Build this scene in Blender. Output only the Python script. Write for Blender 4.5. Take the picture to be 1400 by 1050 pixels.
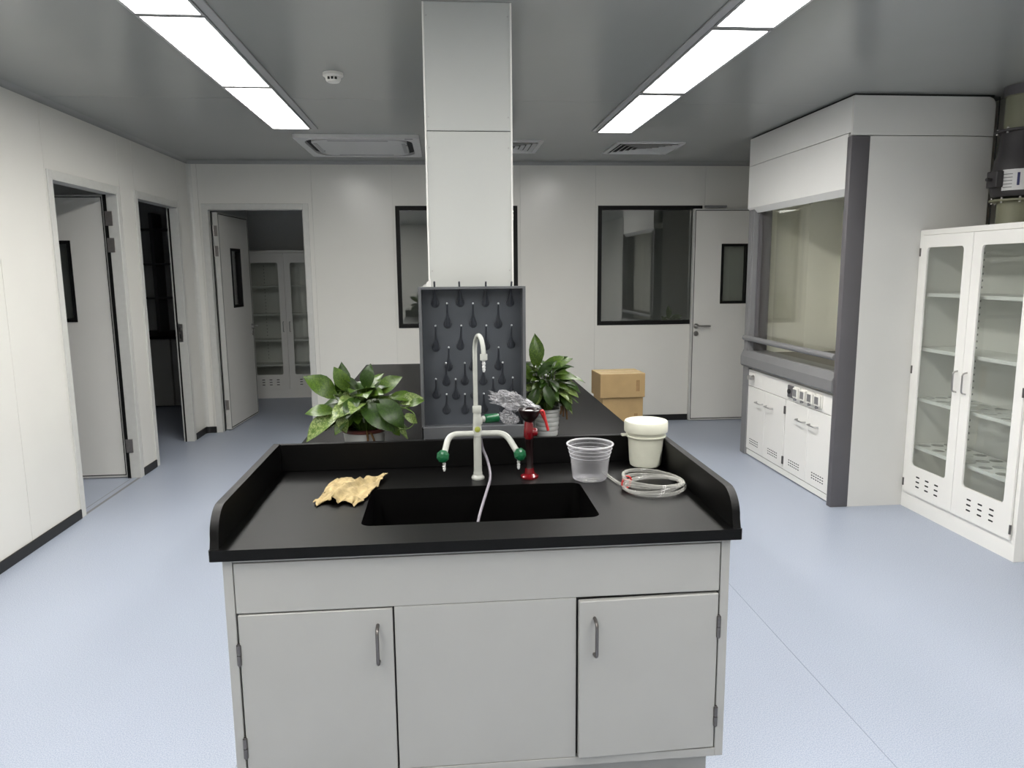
import bpy, bmesh, math, random
from mathutils import Vector, Matrix, noise
PI = math.pi
C = bpy.context.scene.collection
for o in list(bpy.data.objects):
    bpy.data.objects.remove(o, do_unlink=True)
scene = bpy.context.scene

# ------------------------------------------------------------------ camera, world, exposure
def make_camera():
    f, yaw, pitch, roll = 1002.6, .0901934, .1538358, -.0089216
    F = Vector((math.sin(yaw)*math.cos(pitch), math.cos(yaw)*math.cos(pitch), -math.sin(pitch)))
    r = Vector((math.cos(yaw), -math.sin(yaw), 0)); u = r.cross(F)
    r2 = r*math.cos(roll)+u*math.sin(roll); u2 = -r*math.sin(roll)+u*math.cos(roll)
    cam = bpy.data.objects.new('camera', bpy.data.cameras.new('camera')); C.objects.link(cam)
    M = Matrix((r2, u2, -F)).transposed().to_4x4(); M.translation = (0, 0, 1.5)
    cam.matrix_world = M
    cam.data.sensor_width = 36; cam.data.lens = f/1400*36; cam.data.clip_start = .02
    scene.camera = cam
make_camera()
w = bpy.data.worlds.new('world'); scene.world = w; w.use_nodes = True
w.node_tree.nodes['Background'].inputs[0].default_value = (.5, .55, .6, 1)
w.node_tree.nodes['Background'].inputs[1].default_value = .02
scene.view_settings.view_transform = 'Standard'; scene.view_settings.look = 'None'
scene.view_settings.gamma = 1; scene.view_settings.use_curve_mapping = False
scene.view_settings.exposure = 0.0
LAMP = 36.5

# ------------------------------------------------------------------ materials
def mat(name, col, rough=.5, metal=0, spec=.5, emit=None, noise_=0, nscale=40, bump=0, bscale=200, trans=0, alpha=1, coat=0, ior=1.45, stretch=None, sss=0):
    m = bpy.data.materials.new(name); m.use_nodes = True
    nt = m.node_tree; b = nt.nodes['Principled BSDF']
    b.inputs['Base Color'].default_value = (*col, 1); b.inputs['Roughness'].default_value = rough
    b.inputs['Metallic'].default_value = metal; b.inputs['Specular IOR Level'].default_value = spec
    b.inputs['Transmission Weight'].default_value = trans; b.inputs['Alpha'].default_value = alpha
    b.inputs['Coat Weight'].default_value = coat; b.inputs['IOR'].default_value = ior
    if sss:
        b.inputs['Subsurface Weight'].default_value = sss; b.inputs['Subsurface Scale'].default_value = .02
    if emit:
        b.inputs['Emission Color'].default_value = (*emit[0], 1); b.inputs['Emission Strength'].default_value = emit[1]
    tc = nt.nodes.new('ShaderNodeTexCoord'); src = tc.outputs['Object']
    if stretch:
        mp = nt.nodes.new('ShaderNodeMapping'); mp.inputs['Scale'].default_value = stretch
        nt.links.new(src, mp.inputs[0]); src = mp.outputs[0]
    if noise_:
        n = nt.nodes.new('ShaderNodeTexNoise'); n.inputs['Scale'].default_value = nscale; n.inputs['Detail'].default_value = 5
        nt.links.new(src, n.inputs['Vector'])
        r = nt.nodes.new('ShaderNodeValToRGB')
        r.color_ramp.elements[0].position = .3; r.color_ramp.elements[1].position = .7
        r.color_ramp.elements[0].color = (*[max(0, c*(1-noise_)) for c in col], 1)
        r.color_ramp.elements[1].color = (*[min(1, c*(1+noise_)) for c in col], 1)
        nt.links.new(n.outputs[0], r.inputs[0]); nt.links.new(r.outputs[0], b.inputs['Base Color'])
    if bump:
        n = nt.nodes.new('ShaderNodeTexNoise'); n.inputs['Scale'].default_value = bscale; n.inputs['Detail'].default_value = 3
        nt.links.new(src, n.inputs['Vector'])
        bp = nt.nodes.new('ShaderNodeBump'); bp.inputs['Strength'].default_value = bump; bp.inputs['Distance'].default_value = .002
        nt.links.new(n.outputs[0], bp.inputs['Height']); nt.links.new(bp.outputs[0], b.inputs['Normal'])
    return m

def glass(name, tint, refl=1.5, rough=.02):
    m = bpy.data.materials.new(name); m.use_nodes = True; nt = m.node_tree; nt.nodes.clear()
    out = nt.nodes.new('ShaderNodeOutputMaterial'); mix = nt.nodes.new('ShaderNodeMixShader')
    lw = nt.nodes.new('ShaderNodeLayerWeight'); lw.inputs[0].default_value = .5
    pw = nt.nodes.new('ShaderNodeMath'); pw.operation = 'POWER'; pw.inputs[1].default_value = 4
    fr = nt.nodes.new('ShaderNodeMapRange'); fr.inputs[3].default_value = .045*refl/1.5; fr.inputs[4].default_value = .9
    nt.links.new(lw.outputs['Facing'], pw.inputs[0]); nt.links.new(pw.outputs[0], fr.inputs[0])
    t = nt.nodes.new('ShaderNodeBsdfTransparent'); t.inputs[0].default_value = (*tint, 1)
    g = nt.nodes.new('ShaderNodeBsdfGlossy'); g.inputs['Roughness'].default_value = rough
    nt.links.new(fr.outputs[0], mix.inputs[0]); nt.links.new(t.outputs[0], mix.inputs[1]); nt.links.new(g.outputs[0], mix.inputs[2])
    nt.links.new(mix.outputs[0], out.inputs[0]); return m

M = dict(
 wall=mat('white_wall_panel', (.715, .705, .66), .22, spec=.5, noise_=.012, nscale=3),
 pillar=mat('pillar_cladding', (.54, .55, .525), .4, noise_=.012, nscale=3),
 seam=mat('wall_core', (.62, .62, .58), .6),
 ceil=mat('ceiling_steel', (.31, .315, .305), .22, spec=.6, noise_=.02, nscale=1.2),
 floor=None,
 base=mat('black_vinyl', (.012, .012, .012), .45, noise_=.2, nscale=20),
 alu=mat('aluminium_frame', (.60, .60, .57), .35, .1, noise_=.03, nscale=30),
 leaf_door=mat('door_sheet', (.72, .71, .67), .42, noise_=.015, nscale=3),
 black=mat('black_frame', (.005, .005, .005), .5, spec=.25, noise_=.1),
 dk=mat('hinge_steel', (.30, .28, .27), .4, .8, noise_=.08, nscale=50),
 steel=mat('brushed_steel', (.45, .44, .43), .3, 1, noise_=.06, nscale=60, stretch=(1, 1, .1)),
 lamp=mat('lamp_diffuser', (.9, .9, .9), .5, emit=((1, .975, .935), LAMP)),
 lampframe=mat('lamp_frame', (.42, .42, .42), .4, .2, noise_=.02),
 cab=mat('cabinet_powder_coat', (.345, .345, .33), .42, noise_=.025, nscale=4, bump=.05, bscale=400),
 cabedge=mat('cabinet_gap', (.05, .05, .05), .7, noise_=.1),
 epoxy=mat('black_epoxy_worktop', (.0015, .0014, .0014), .36, spec=.23, noise_=.25, nscale=90, bump=.25, bscale=900),
 rackg=mat('dark_grey_plastic', (.066, .074, .087), .42, noise_=.05, nscale=15),
 rackt=mat('grey_plastic_tray', (.11, .115, .122), .38, noise_=.04, nscale=15),
 peg=mat('peg_plastic', (.048, .053, .064), .3, noise_=.05),
 tip=mat('peg_tip', (.4, .42, .44), .4, noise_=.05),
 faucet=mat('white_faucet_coat', (.43, .44, .405), .25, coat=.3, noise_=.015),
 dsteel=mat('dark_steel', (.16, .15, .145), .38, .9, noise_=.08, nscale=60),
 green=mat('green_plastic', (.004, .085, .03), .3, noise_=.08),
 yellowgreen=mat('olive_index_ring', (.30, .33, .06), .4, noise_=.08),
 nozzle=mat('nozzle_plastic', (.62, .63, .62), .3, noise_=.03),
 hose=mat('grey_hose', (.22, .205, .235), .4, noise_=.04),
 red=mat('red_plastic', (.14, .0025, .006), .22, coat=.3, noise_=.05),
 darkred=mat('dark_red_rubber', (.007, .0015, .002), .3, noise_=.1),
 strap=mat('bright_red_strap', (.48, .025, .025), .4, noise_=.05),
 bucket=mat('milky_bucket_plastic', (.64, .64, .54), .38, noise_=.02),
 clear=None,
 tub=None,
 cloth=mat('tan_chamois', (.36, .28, .14), .9, noise_=.30, nscale=38, bump=1, bscale=120),
 clothedge=mat('chamois_fold', (.30, .22, .09), .9, noise_=.1),
 bag=None,
 pot=mat('pale_pot_plastic', (.52, .53, .52), .35, noise_=.04, nscale=20),
 rim=mat('dark_pot_rim', (.10, .03, .025), .5, noise_=.1),
 soil=mat('potting_soil', (.02, .014, .01), .95, noise_=.4, nscale=60, bump=1),
 stem=mat('plant_stem', (.10, .17, .03), .5, noise_=.15),
 dry=mat('withered_leaf', (.10, .05, .015), .8, noise_=.3),
 card=mat('cardboard', (.36, .245, .115), .8, noise_=.06, nscale=12, bump=.1),
 cardlit=mat('cardboard_lit_top', (.55, .43, .25), .75, noise_=.05, nscale=12),  # lighter copy of the cardboard: light on the tops put into the colour
 tape=mat('packing_tape', (.60, .43, .20), .3, noise_=.05),
 print=mat('cardboard_print', (.26, .16, .07), .8, noise_=.1),
 hood=mat('hood_panel', (.68, .675, .645), .42, noise_=.015, nscale=3),
 hoodfront=mat('hood_front_panel', (.74, .74, .72), .4, noise_=.015, nscale=3),
 hgrey=mat('hood_dark_grey', (.115, .11, .117), .45, noise_=.04, nscale=6),
 hmid=mat('hood_mid_grey', (.20, .20, .205), .42, noise_=.03, nscale=6),
 cream=mat('hood_liner', (.88, .88, .79), .45, noise_=.02, nscale=4),
 worktop=mat('hood_worktop', (.11, .10, .09), .45, noise_=.05),
 white=mat('white_powder_coat', (.84, .83, .79), .38, noise_=.012, nscale=3),
 white2=mat('white_shelf', (.80, .80, .76), .4, noise_=.02),
 slot=mat('slot_dark', (.02, .02, .02), .8, noise_=.1),
 pvc=mat('olive_pvc_pipe', (.22, .22, .15), .45, noise_=.05, nscale=5),
 fan=mat('fan_dark_plastic', (.045, .042, .045), .45, noise_=.08, nscale=10),
 label=mat('paper_label', (.72, .72, .72), .6, noise_=.03),
 ink=mat('dark_blue_ink', (.03, .035, .12), .5, noise_=.05),
 plastic=mat('white_plastic', (.74, .73, .68), .4, noise_=.02),
 ac=mat('ac_panel', (.62, .62, .61), .4, noise_=.015),
 dim=mat('far_room_wall', (.68, .69, .68), .6, noise_=.02, nscale=2),
)
M['glass'] = glass('window_glass', (.88, .90, .88), 5)
M['cabglass'] = glass('cabinet_glass', (.90, .915, .905), 1.3)
M['hoodglass'] = glass('sash_glass', (.99, .99, .975), 1.1)
M['darkglass'] = glass('door_glass', (.80, .82, .80), 3.5)

def floor_mat():
    m = mat('blue_grey_vinyl', (.58, .66, .77), .36, spec=.42, bump=.06, bscale=150)
    nt = m.node_tree; b = nt.nodes['Principled BSDF']; tc = nt.nodes['Texture Coordinate']
    n1 = nt.nodes.new('ShaderNodeTexNoise'); n1.inputs['Scale'].default_value = 260; n1.inputs['Detail'].default_value = 4
    n2 = nt.nodes.new('ShaderNodeTexNoise'); n2.inputs['Scale'].default_value = 1.5; n2.inputs['Detail'].default_value = 4
    r = nt.nodes.new('ShaderNodeValToRGB')
    r.color_ramp.elements[0].position = .36; r.color_ramp.elements[0].color = (.275, .32, .41, 1)
    r.color_ramp.elements[1].position = .66; r.color_ramp.elements[1].color = (.43, .465, .53, 1)
    e = r.color_ramp.elements.new(.5); e.color = (.35, .39, .47, 1)
    mx = nt.nodes.new('ShaderNodeMix'); mx.data_type = 'RGBA'; mx.blend_type = 'MULTIPLY'; mx.inputs[0].default_value = 1
    r2 = nt.nodes.new('ShaderNodeValToRGB')
    r2.color_ramp.elements[0].color = (.93, .93, .93, 1); r2.color_ramp.elements[1].color = (1, 1, 1, 1)
    for n in (n1, n2): nt.links.new(tc.outputs['Object'], n.inputs['Vector'])
    nt.links.new(n1.outputs[0], r.inputs[0]); nt.links.new(n2.outputs[0], r2.inputs[0])
    nt.links.new(r.outputs[0], mx.inputs[6]); nt.links.new(r2.outputs[0], mx.inputs[7])
    nt.links.new(mx.outputs[2], b.inputs['Base Color'])
    return m
M['floor'] = floor_mat()
def lamp_profile():
    # prismatic panel: luminous intensity falls off towards grazing angles, the same for every ray
    nt = M['lamp'].node_tree; b = nt.nodes['Principled BSDF']
    lw = nt.nodes.new('ShaderNodeLayerWeight'); lw.inputs[0].default_value = .5
    mr = nt.nodes.new('ShaderNodeMapRange'); mr.inputs[3].default_value = LAMP; mr.inputs[4].default_value = LAMP*.42
    nt.links.new(lw.outputs['Facing'], mr.inputs[0]); nt.links.new(mr.outputs[0], b.inputs['Emission Strength'])
lamp_profile()

def thin_plastic(name, col, amount, rough=.25, k=.6):
    m = bpy.data.materials.new(name); m.use_nodes = True; nt = m.node_tree; b = nt.nodes['Principled BSDF']
    b.inputs['Base Color'].default_value = (*col, 1); b.inputs['Roughness'].default_value = rough
    t = nt.nodes.new('ShaderNodeBsdfTransparent'); t.inputs[0].default_value = (.96, .96, .97, 1)
    lw = nt.nodes.new('ShaderNodeLayerWeight'); lw.inputs[0].default_value = .45
    mr = nt.nodes.new('ShaderNodeMapRange'); mr.inputs[3].default_value = amount; mr.inputs[4].default_value = min(1, amount+k)
    mix = nt.nodes.new('ShaderNodeMixShader'); out = nt.nodes['Material Output']
    nt.links.new(lw.outputs['Facing'], mr.inputs[0]); nt.links.new(mr.outputs[0], mix.inputs[0])
    nt.links.new(t.outputs[0], mix.inputs[1]); nt.links.new(b.outputs[0], mix.inputs[2]); nt.links.new(mix.outputs[0], out.inputs[0])
    return m
M['tub'] = thin_plastic('clear_tub_plastic', (.70, .70, .72), .05, k=.32)
M['clear'] = thin_plastic('clear_tubing', (.50, .50, .46), .12, .15, k=.6)
M['bag'] = thin_plastic('crinkled_plastic_film', (.62, .62, .64), .22, .32)

def leaf_mat(name, dark, light, vary):
    m = mat(name, dark, .36, spec=.4)
    nt = m.node_tree; b = nt.nodes['Principled BSDF']; tc = nt.nodes['Texture Coordinate']
    n = nt.nodes.new('ShaderNodeTexNoise'); n.inputs['Scale'].default_value = 14; n.inputs['Detail'].default_value = 4; n.inputs['Distortion'].default_value = 1.2
    r = nt.nodes.new('ShaderNodeValToRGB')
    r.color_ramp.elements[0].position = .42; r.color_ramp.elements[0].color = (*dark, 1)
    r.color_ramp.elements[1].position = vary; r.color_ramp.elements[1].color = (*light, 1)
    nt.links.new(tc.outputs['Object'], n.inputs['Vector']); nt.links.new(n.outputs[0], r.inputs[0]); nt.links.new(r.outputs[0], b.inputs['Base Color'])
    return m
M['leafA'] = leaf_mat('leaf_deep_green', (.013, .034, .004), (.038, .080, .009), .75)
M['leafB'] = leaf_mat('leaf_mid_green', (.030, .066, .006), (.085, .140, .016), .7)
M['leafC'] = leaf_mat('leaf_variegated', (.05, .10, .012), (.26, .31, .12), .68)

# ------------------------------------------------------------------ helpers
off = {}
def thing(name, label, cat, loc=(0, 0, 0), rz=0, group=None, local=False):
    o = bpy.data.objects.new(name, None); C.objects.link(o); o.empty_display_size = .05
    o.location = loc; o.rotation_euler = (0, 0, rz)
    o['label'] = label; o['category'] = cat
    if group: o['group'] = group
    off[o.name] = Vector((0, 0, 0)) if (local or rz) else Vector(loc)
    return o
def tag(o, label, cat, group=None, kind=None):
    o['label'] = label; o['category'] = cat
    if group: o['group'] = group
    if kind: o['kind'] = kind
    return o
def copy_tree(o, parent=None):
    c = o.copy(); C.objects.link(c)
    if parent is not None: c.parent = parent
    for ch in list(o.children): copy_tree(ch, c)
    return c

def rrect(x0, x1, y0, y1, r, n=6):
    pts = []
    for cx, cy, a0 in ((x1-r, y0+r, -PI/2), (x1-r, y1-r, 0), (x0+r, y1-r, PI/2), (x0+r, y0+r, PI)):
        for k in range(n+1):
            a = a0+PI/2*k/n; pts.append((cx+r*math.cos(a), cy+r*math.sin(a)))
    return pts
def fillet(pts, r, n=6):
    pts = [Vector(p) for p in pts]; out = [pts[0]]
    for i in range(1, len(pts)-1):
        a, b, c = pts[i-1], pts[i], pts[i+1]
        u = (a-b); v = (c-b); rr = min(r, u.length*.49, v.length*.49)
        p0 = b+u.normalized()*rr; p1 = b+v.normalized()*rr
        for k in range(n+1):
            t = k/n; out.append(p0*(1-t)**2+b*2*t*(1-t)+p1*t*t)
    out.append(pts[-1]); return out
def smooth_path(pts, n=8):
    P = [Vector(p) for p in pts]; P = [P[0]*2-P[1]]+P+[P[-1]*2-P[-2]]; out = []
    for i in range(1, len(P)-2):
        for k in range(n):
            t = k/n
            out.append(.5*((2*P[i])+(P[i+1]-P[i-1])*t+(2*P[i-1]-5*P[i]+4*P[i+1]-P[i+2])*t*t+(3*P[i]-P[i-1]-3*P[i+1]+P[i+2])*t**3))
    out.append(P[-2]); return out

class MB:
    def __init__(s): s.bm = bmesh.new()
    def box(s, x0, x1, y0, y1, z0, z1, bev=0, seg=2):
        b = bmesh.new(); bmesh.ops.create_cube(b, size=1)
        for v in b.verts:
            v.co = Vector(((x0+x1)/2+v.co.x*(x1-x0), (y0+y1)/2+v.co.y*(y1-y0), (z0+z1)/2+v.co.z*(z1-z0)))
        if bev: bmesh.ops.bevel(b, geom=list(b.edges), offset=bev, segments=seg, affect='EDGES', profile=.5)
        s._merge(b); return s
    def _merge(s, b, mtx=None):
        if mtx is not None: b.transform(mtx)
        me = bpy.data.meshes.new('tmp'); b.to_mesh(me); b.free(); s.bm.from_mesh(me); bpy.data.meshes.remove(me)
    def lathe(s, prof, o=(0, 0, 0), axis=(0, 0, 1), n=24, cap=True):
        axis = Vector(axis).normalized(); q = Vector((0, 0, 1)).rotation_difference(axis); o = Vector(o); rings = []
        for r, z in prof:
            if r <= 1e-6: rings.append([s.bm.verts.new(o+q@Vector((0, 0, z)))])
            else: rings.append([s.bm.verts.new(o+q@Vector((r*math.cos(2*PI*k/n), r*math.sin(2*PI*k/n), z))) for k in range(n)])
        for a, b in zip(rings, rings[1:]):
            for k in range(n):
                if len(a) == 1 and len(b) == 1: break
                if len(a) == 1: s.bm.faces.new((a[0], b[(k+1) % n], b[k]))
                elif len(b) == 1: s.bm.faces.new((a[k], a[(k+1) % n], b[0]))
                else: s.bm.faces.new((a[k], a[(k+1) % n], b[(k+1) % n], b[k]))
        if cap:
            if len(rings[0]) > 1: s.bm.faces.new(list(reversed(rings[0])))
            if len(rings[-1]) > 1: s.bm.faces.new(rings[-1])
        return s
    def cyl(s, o, r, h, axis=(0, 0, 1), n=20, bev=0):
        p = [(r, 0), (r, h)] if not bev else [(r-bev, 0), (r, bev), (r, h-bev), (r-bev, h)]
        return s.lathe(p, o, axis, n)
    def tube(s, path, r, n=10, closed=False, rr=None):
        P = [Vector(p) for p in path]; m = len(P); rings = []
        t0 = (P[1]-P[0]).normalized(); up = Vector((0, 0, 1)) if abs(t0.z) < .9 else Vector((1, 0, 0))
        nrm = (up-t0*up.dot(t0)).normalized(); prev = t0
        for i in range(m):
            if closed: t = (P[(i+1) % m]-P[i-1]).normalized()
            else: t = (P[min(i+1, m-1)]-P[max(i-1, 0)]).normalized()
            nrm = prev.rotation_difference(t)@nrm; nrm = (nrm-t*nrm.dot(t)).normalized(); prev = t
            bn = t.cross(nrm); R = rr[i] if rr else r
            rings.append([s.bm.verts.new(P[i]+(nrm*math.cos(2*PI*k/n)+bn*math.sin(2*PI*k/n))*R) for k in range(n)])
        seq = list(zip(rings, rings[1:]))+([(rings[-1], rings[0])] if closed else [])
        for a, b in seq:
            for k in range(n): s.bm.faces.new((a[k], a[(k+1) % n], b[(k+1) % n], b[k]))
        if not closed:
            s.bm.faces.new(list(reversed(rings[0]))); s.bm.faces.new(rings[-1])
        return s
    def ring(s, outer, inner, z0, z1, f=lambda x, y, z: (x, y, z)):
        n = len(outer); V = {}
        for nm, L in (('o', outer), ('i', inner)):
            for z in (0, 1): V[nm, z] = [s.bm.verts.new(f(p[0], p[1], z1 if z else z0)) for p in L]
        for k in range(n):
            j = (k+1) % n
            s.bm.faces.new((V['o', 1][k], V['o', 1][j], V['i', 1][j], V['i', 1][k]))
            s.bm.faces.new((V['o', 0][j], V['o', 0][k], V['i', 0][k], V['i', 0][j]))
            s.bm.faces.new((V['o', 0][k], V['o', 0][j], V['o', 1][j], V['o', 1][k]))
            s.bm.faces.new((V['i', 0][j], V['i', 0][k], V['i', 1][k], V['i', 1][j]))
        return s
    def prism(s, pts, z0, z1, f=lambda x, y, z: (x, y, z)):
        a = [s.bm.verts.new(f(*p, z0)) for p in pts]; b = [s.bm.verts.new(f(*p, z1)) for p in pts]; n = len(pts)
        s.bm.faces.new(list(reversed(a))); s.bm.faces.new(b)
        for k in range(n): s.bm.faces.new((a[k], a[(k+1) % n], b[(k+1) % n], b[k]))
        return s
    def build(s, name, m, parent=None, label=None, kind=None, angle=35, flat=False):
        bm = s.bm
        bmesh.ops.recalc_face_normals(bm, faces=bm.faces)
        mn = Vector((min(v.co[i] for v in bm.verts) for i in range(3))); mx = Vector((max(v.co[i] for v in bm.verts) for i in range(3)))
        c = Vector(((mn.x+mx.x)/2, (mn.y+mx.y)/2, mn.z if parent is None else (mn.z+mx.z)/2))
        bmesh.ops.translate(bm, verts=bm.verts, vec=-c)
        me = bpy.data.meshes.new(name); bm.to_mesh(me); bm.free(); me.materials.append(m)
        if not flat:
            me.polygons.foreach_set('use_smooth', [True]*len(me.polygons)); me.set_sharp_from_angle(angle=math.radians(angle))
        o = bpy.data.objects.new(name, me); C.objects.link(o)
        if parent is not None:
            o.parent = parent; o.location = c-off[parent.name]
        else: o.location = c
        off[o.name] = c
        if label: o['label'] = label
        if kind: o['kind'] = kind
        return o
FXZ = lambda x, y, z: (x, z, y)      # outline in x-z, thickness along y
FYZ = lambda x, y, z: (z, x, y)      # outline in y-z, thickness along x

# ------------------------------------------------------------------ the setting
XL, XR, YB, YF, ZC = -2.28, 3.40, 7.05, -2.4, 2.50
def struct(b, name, m, parent=None, flat=True):
    o = b.build(name, m, parent, flat=flat)
    if parent is None: o['kind'] = 'structure'
    return o
def cut(rects, a0, a1, z0, z1):
    """rectangle a0..a1 x z0..z1 minus openings (b0,b1,c0,c1) -> list of rectangles"""
    out = []; cur = [(a0, a1, z0, z1)]
    for (b0, b1, c0, c1) in rects:
        nxt = []
        for (p0, p1, q0, q1) in cur:
            u0, u1, v0, v1 = max(p0, b0), min(p1, b1), max(q0, c0), min(q1, c1)
            if u0 >= u1-1e-4 or v0 >= v1-1e-4: nxt.append((p0, p1, q0, q1)); continue
            if u0 > p0+1e-4: nxt.append((p0, u0, q0, q1))
            if u1 < p1-1e-4: nxt.append((u1, p1, q0, q1))
            if v0 > q0+1e-4: nxt.append((u0, u1, q0, v0))
            if v1 < q1-1e-4: nxt.append((u0, u1, v1, q1))
        cur = nxt
    return cur
def panelled(name, axis, face, back, seams, openings, zt=ZC, z0=0):
    """wall at coordinate `face`; core behind, panels 6 mm proud with fine joints"""
    d = 1 if back > face else -1; core = MB(); c0 = face+d*.006
    def bx(b, p, q0, q1):
        if axis == 'x': b.box(min(q0, q1), max(q0, q1), p[0], p[1], p[2], p[3])
        else: b.box(p[0], p[1], min(q0, q1), max(q0, q1), p[2], p[3])
    for p in cut(openings, seams[0], seams[-1], z0, zt): bx(core, p, c0, back)
    w_ = struct(core, name, M['seam'])
    for s0, s1 in zip(seams, seams[1:]):
        b = MB(); L = cut(openings, s0+.0015, s1-.0015, z0, zt)
        if not L: continue
        for p in L: bx(b, p, face, c0)
        b.build('wall_panel', M['wall'], w_, flat=True)
    return w_

fl = struct(MB().box(-6, 3.52, YF-.1, 10.2, -.05, 0), 'floor', M['floor'])
for x in (-.67, 1.333):
    MB().box(x-.0012, x+.0012, YF, YB, -.002, .0006).build('weld_seam', mat('weld_seam', (.22, .25, .3), .5), fl, flat=True)
MB().box(-2.30, -2.28, 4.655, 5.52, -.002, .0006).build('threshold_seam', M['hmid'], fl, flat=True)
MB().box(-2.345, -2.34, 4.655, 5.52, -.002, .0006).build('threshold_seam', M['hmid'], fl, flat=True)

ce = struct(MB().box(-6, 3.52, YF-.1, 10.2, ZC+.004, ZC+.08), 'ceiling', M['seam'])
for x0, x1, y0, y1 in ((XL, XR, YF, 1.0), (XL, XR, 1.0, 4.575), (XL, XR, 4.575, YB)):
    MB().box(x0+.0015, x1-.0015, y0+.002, y1-.002, ZC, ZC+.006).build('ceiling_panel', M['ceil'], ce, flat=True)

D1 = (4.655, 5.52, 0, 2.055); D2 = (5.872, 6.70, 0, 2.062); D3 = (-2.13, -1.278, 0, 2.072)
W1 = (-.438, .703, .965, 2.10); W2 = (1.475, 2.495, .962, 2.10)
panelled('wall_left', 'x', XL, XL-.08, [YF, -.8, .4, 1.7, 2.9, 4.07, 4.59, 5.59, 5.845, 6.76, YB+.08], [D1, D2])
panelled('wall_back', 'y', YB, YB+.08, [XL-.08, -2.2, -1.19, -.46, .73, 1.45, 2.52, XR+.02], [D3, W1, W2])
panelled('wall_right', 'x', XR, XR+.08, [YF, -1.0, .2, 1.4, 2.6, 3.8, 5.0, 6.2, YB+.08], [])
panelled('wall_front', 'y', YF, YF-.08, [XL-.08, -1.2, 0, 1.2, 2.4, XR+.08], [])

def frame_pts(a0, a1, z1): return a0, a1, z1
def door_frame(name, axis, a0, a1, z1, face, back, t=.05):
    b = MB(); d = 1 if back > face else -1; p = face-d*.008; e = face+d*.001
    def bx(u0, u1, v0, v1, w0, w1):
        w0, w1 = min(w0, w1), max(w0, w1)
        if axis == 'x': b.box(w0, w1, u0, u1, v0, v1, .002, 1)
        else: b.box(u0, u1, w0, w1, v0, v1, .002, 1)
    bx(a0-t, a0, 0, z1+t, p, e); bx(a1, a1+t, 0, z1+t, p, e); bx(a0-.001, a1+.001, z1, z1+t, p, e)
    bx(a0, a0+.006, 0, z1, p, back+d*.004); bx(a1-.006, a1, 0, z1, p, back+d*.004); bx(a0, a1, z1-.006, z1, p, back+d*.004)
    return struct(b, name, M['alu'], flat=False)
d1 = door_frame('door_1', 'x', *D1[:2], D1[3], XL, XL-.08)
d2 = door_frame('door_2', 'x', *D2[:2], D2[3], XL, XL-.08)
d3 = door_frame('door_3', 'y', *D3[:2], D3[3], YB, YB+.08)
# strike plate of door 2, dark strips on the jambs
MB().box(-2.345, -2.300, 6.690, 6.6945, .90, 1.06, .002, 1).build('strike_plate', M['steel'], d2)
MB().box(-2.332, -2.316, 6.6885, 6.6905, .93, .97).box(-2.332, -2.316, 6.6885, 6.6905, .99, 1.03).build('latch_hole', M['slot'], d2)
MB().box(-2.368, -2.346, 5.508, 5.5145, 0, 2.05).build('jamb_dark_strip', M['black'], d1)  # black strip paints in the shade of the gap beside the leaf
MB().box(-2.350, -2.338, 6.688, 6.695, 0, 2.05).build('jamb_dark_strip', M['black'], d2)
MB().box(-2.125, -2.119, 7.11, 7.125, 0, 2.06).build('jamb_dark_strip', M['black'], d3)  # hinge-side gap shade, painted as a black strip

def window(n, W):
    x0, x1, z0, z1 = W; y = YB
    fr = MB().ring([(x0, z0), (x1, z0), (x1, z1), (x0, z1)], [(x0+.038, z0+.038), (x1-.038, z0+.038), (x1-.038, z1-.038), (x0+.038, z1-.038)], y-.006, y+.085, FXZ)
    o = struct(fr, 'window_%d' % n, M['black'])
    MB().box(x0+.036, x1-.036, y+.004, y+.010, z0+.036, z1-.036).build('pane', M['glass'], o, flat=True)
    return o
window(1, W1); window(2, W2)

def bb(name, *boxes):
    b = MB()
    for q in boxes: b.box(*q, .003, 1)
    return struct(b, name, M['base'], flat=False)
bb('baseboard_left', (XL, XL+.011, YF, D1[0]-.052, 0, .06), (XL, XL+.011, D1[1]+.052, D2[0]-.052, 0, .06), (XL, XL+.011, D2[1]+.052, YB-.03, 0, .06))
bb('baseboard_back', (XL+.03, D3[0]-.052, YB-.011, YB, 0, .06), (D3[1]+.052, 2.39, YB-.011, YB, 0, .06), (2.39, XR, YB-.011, YB, 0, .06))
bb('baseboard_right', (XR-.011, XR, YF, YB, 0, .06))
b = MB().prism([(XL, YB)]+[(XL+.045-.034*math.sin(a)-.000, YB-.045+.034*math.cos(a)) for a in [PI/2*k/6 for k in range(7)]][::-1][:7], 0, .06)
struct(b, 'baseboard_corner', M['base'], flat=False)
# rounded aluminium coves in the corners and along the ceiling
def cove(name, x, y, sx, sy, z0, z1, r=.035):
    pts = [(x, y)]+[(x+sx*r*(1-math.sin(a)), y+sy*r*(1-math.cos(a))) for a in [PI/2*k/6 for k in range(7)]]
    return struct(MB().prism(pts, z0, z1), name, M['alu'], flat=False)
cove('trim_1', XL, YB, 1, -1, .062, ZC-.03)
def crown(name, axis, at, s, a0, a1, r=.03):
    pts = [(at, ZC)]+[(at+s*r*(1-math.sin(a)), ZC-r*(1-math.cos(a))) for a in [PI/2*k/6 for k in range(7)]]
    b = MB()
    if axis == 'y': b.prism(pts, a0, a1, lambda u, v, z: (z, u, v))
    else: b.prism(pts, a0, a1, lambda u, v, z: (u, z, v))
    return struct(b, name, M['ceil'], flat=False)
crown('trim_2', 'y', YB, -1, XL, XR)
crown('trim_3', 'x', XL, 1, YF, YB)
crown('trim_4', 'x', XR, -1, YF, 4.2)

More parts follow.
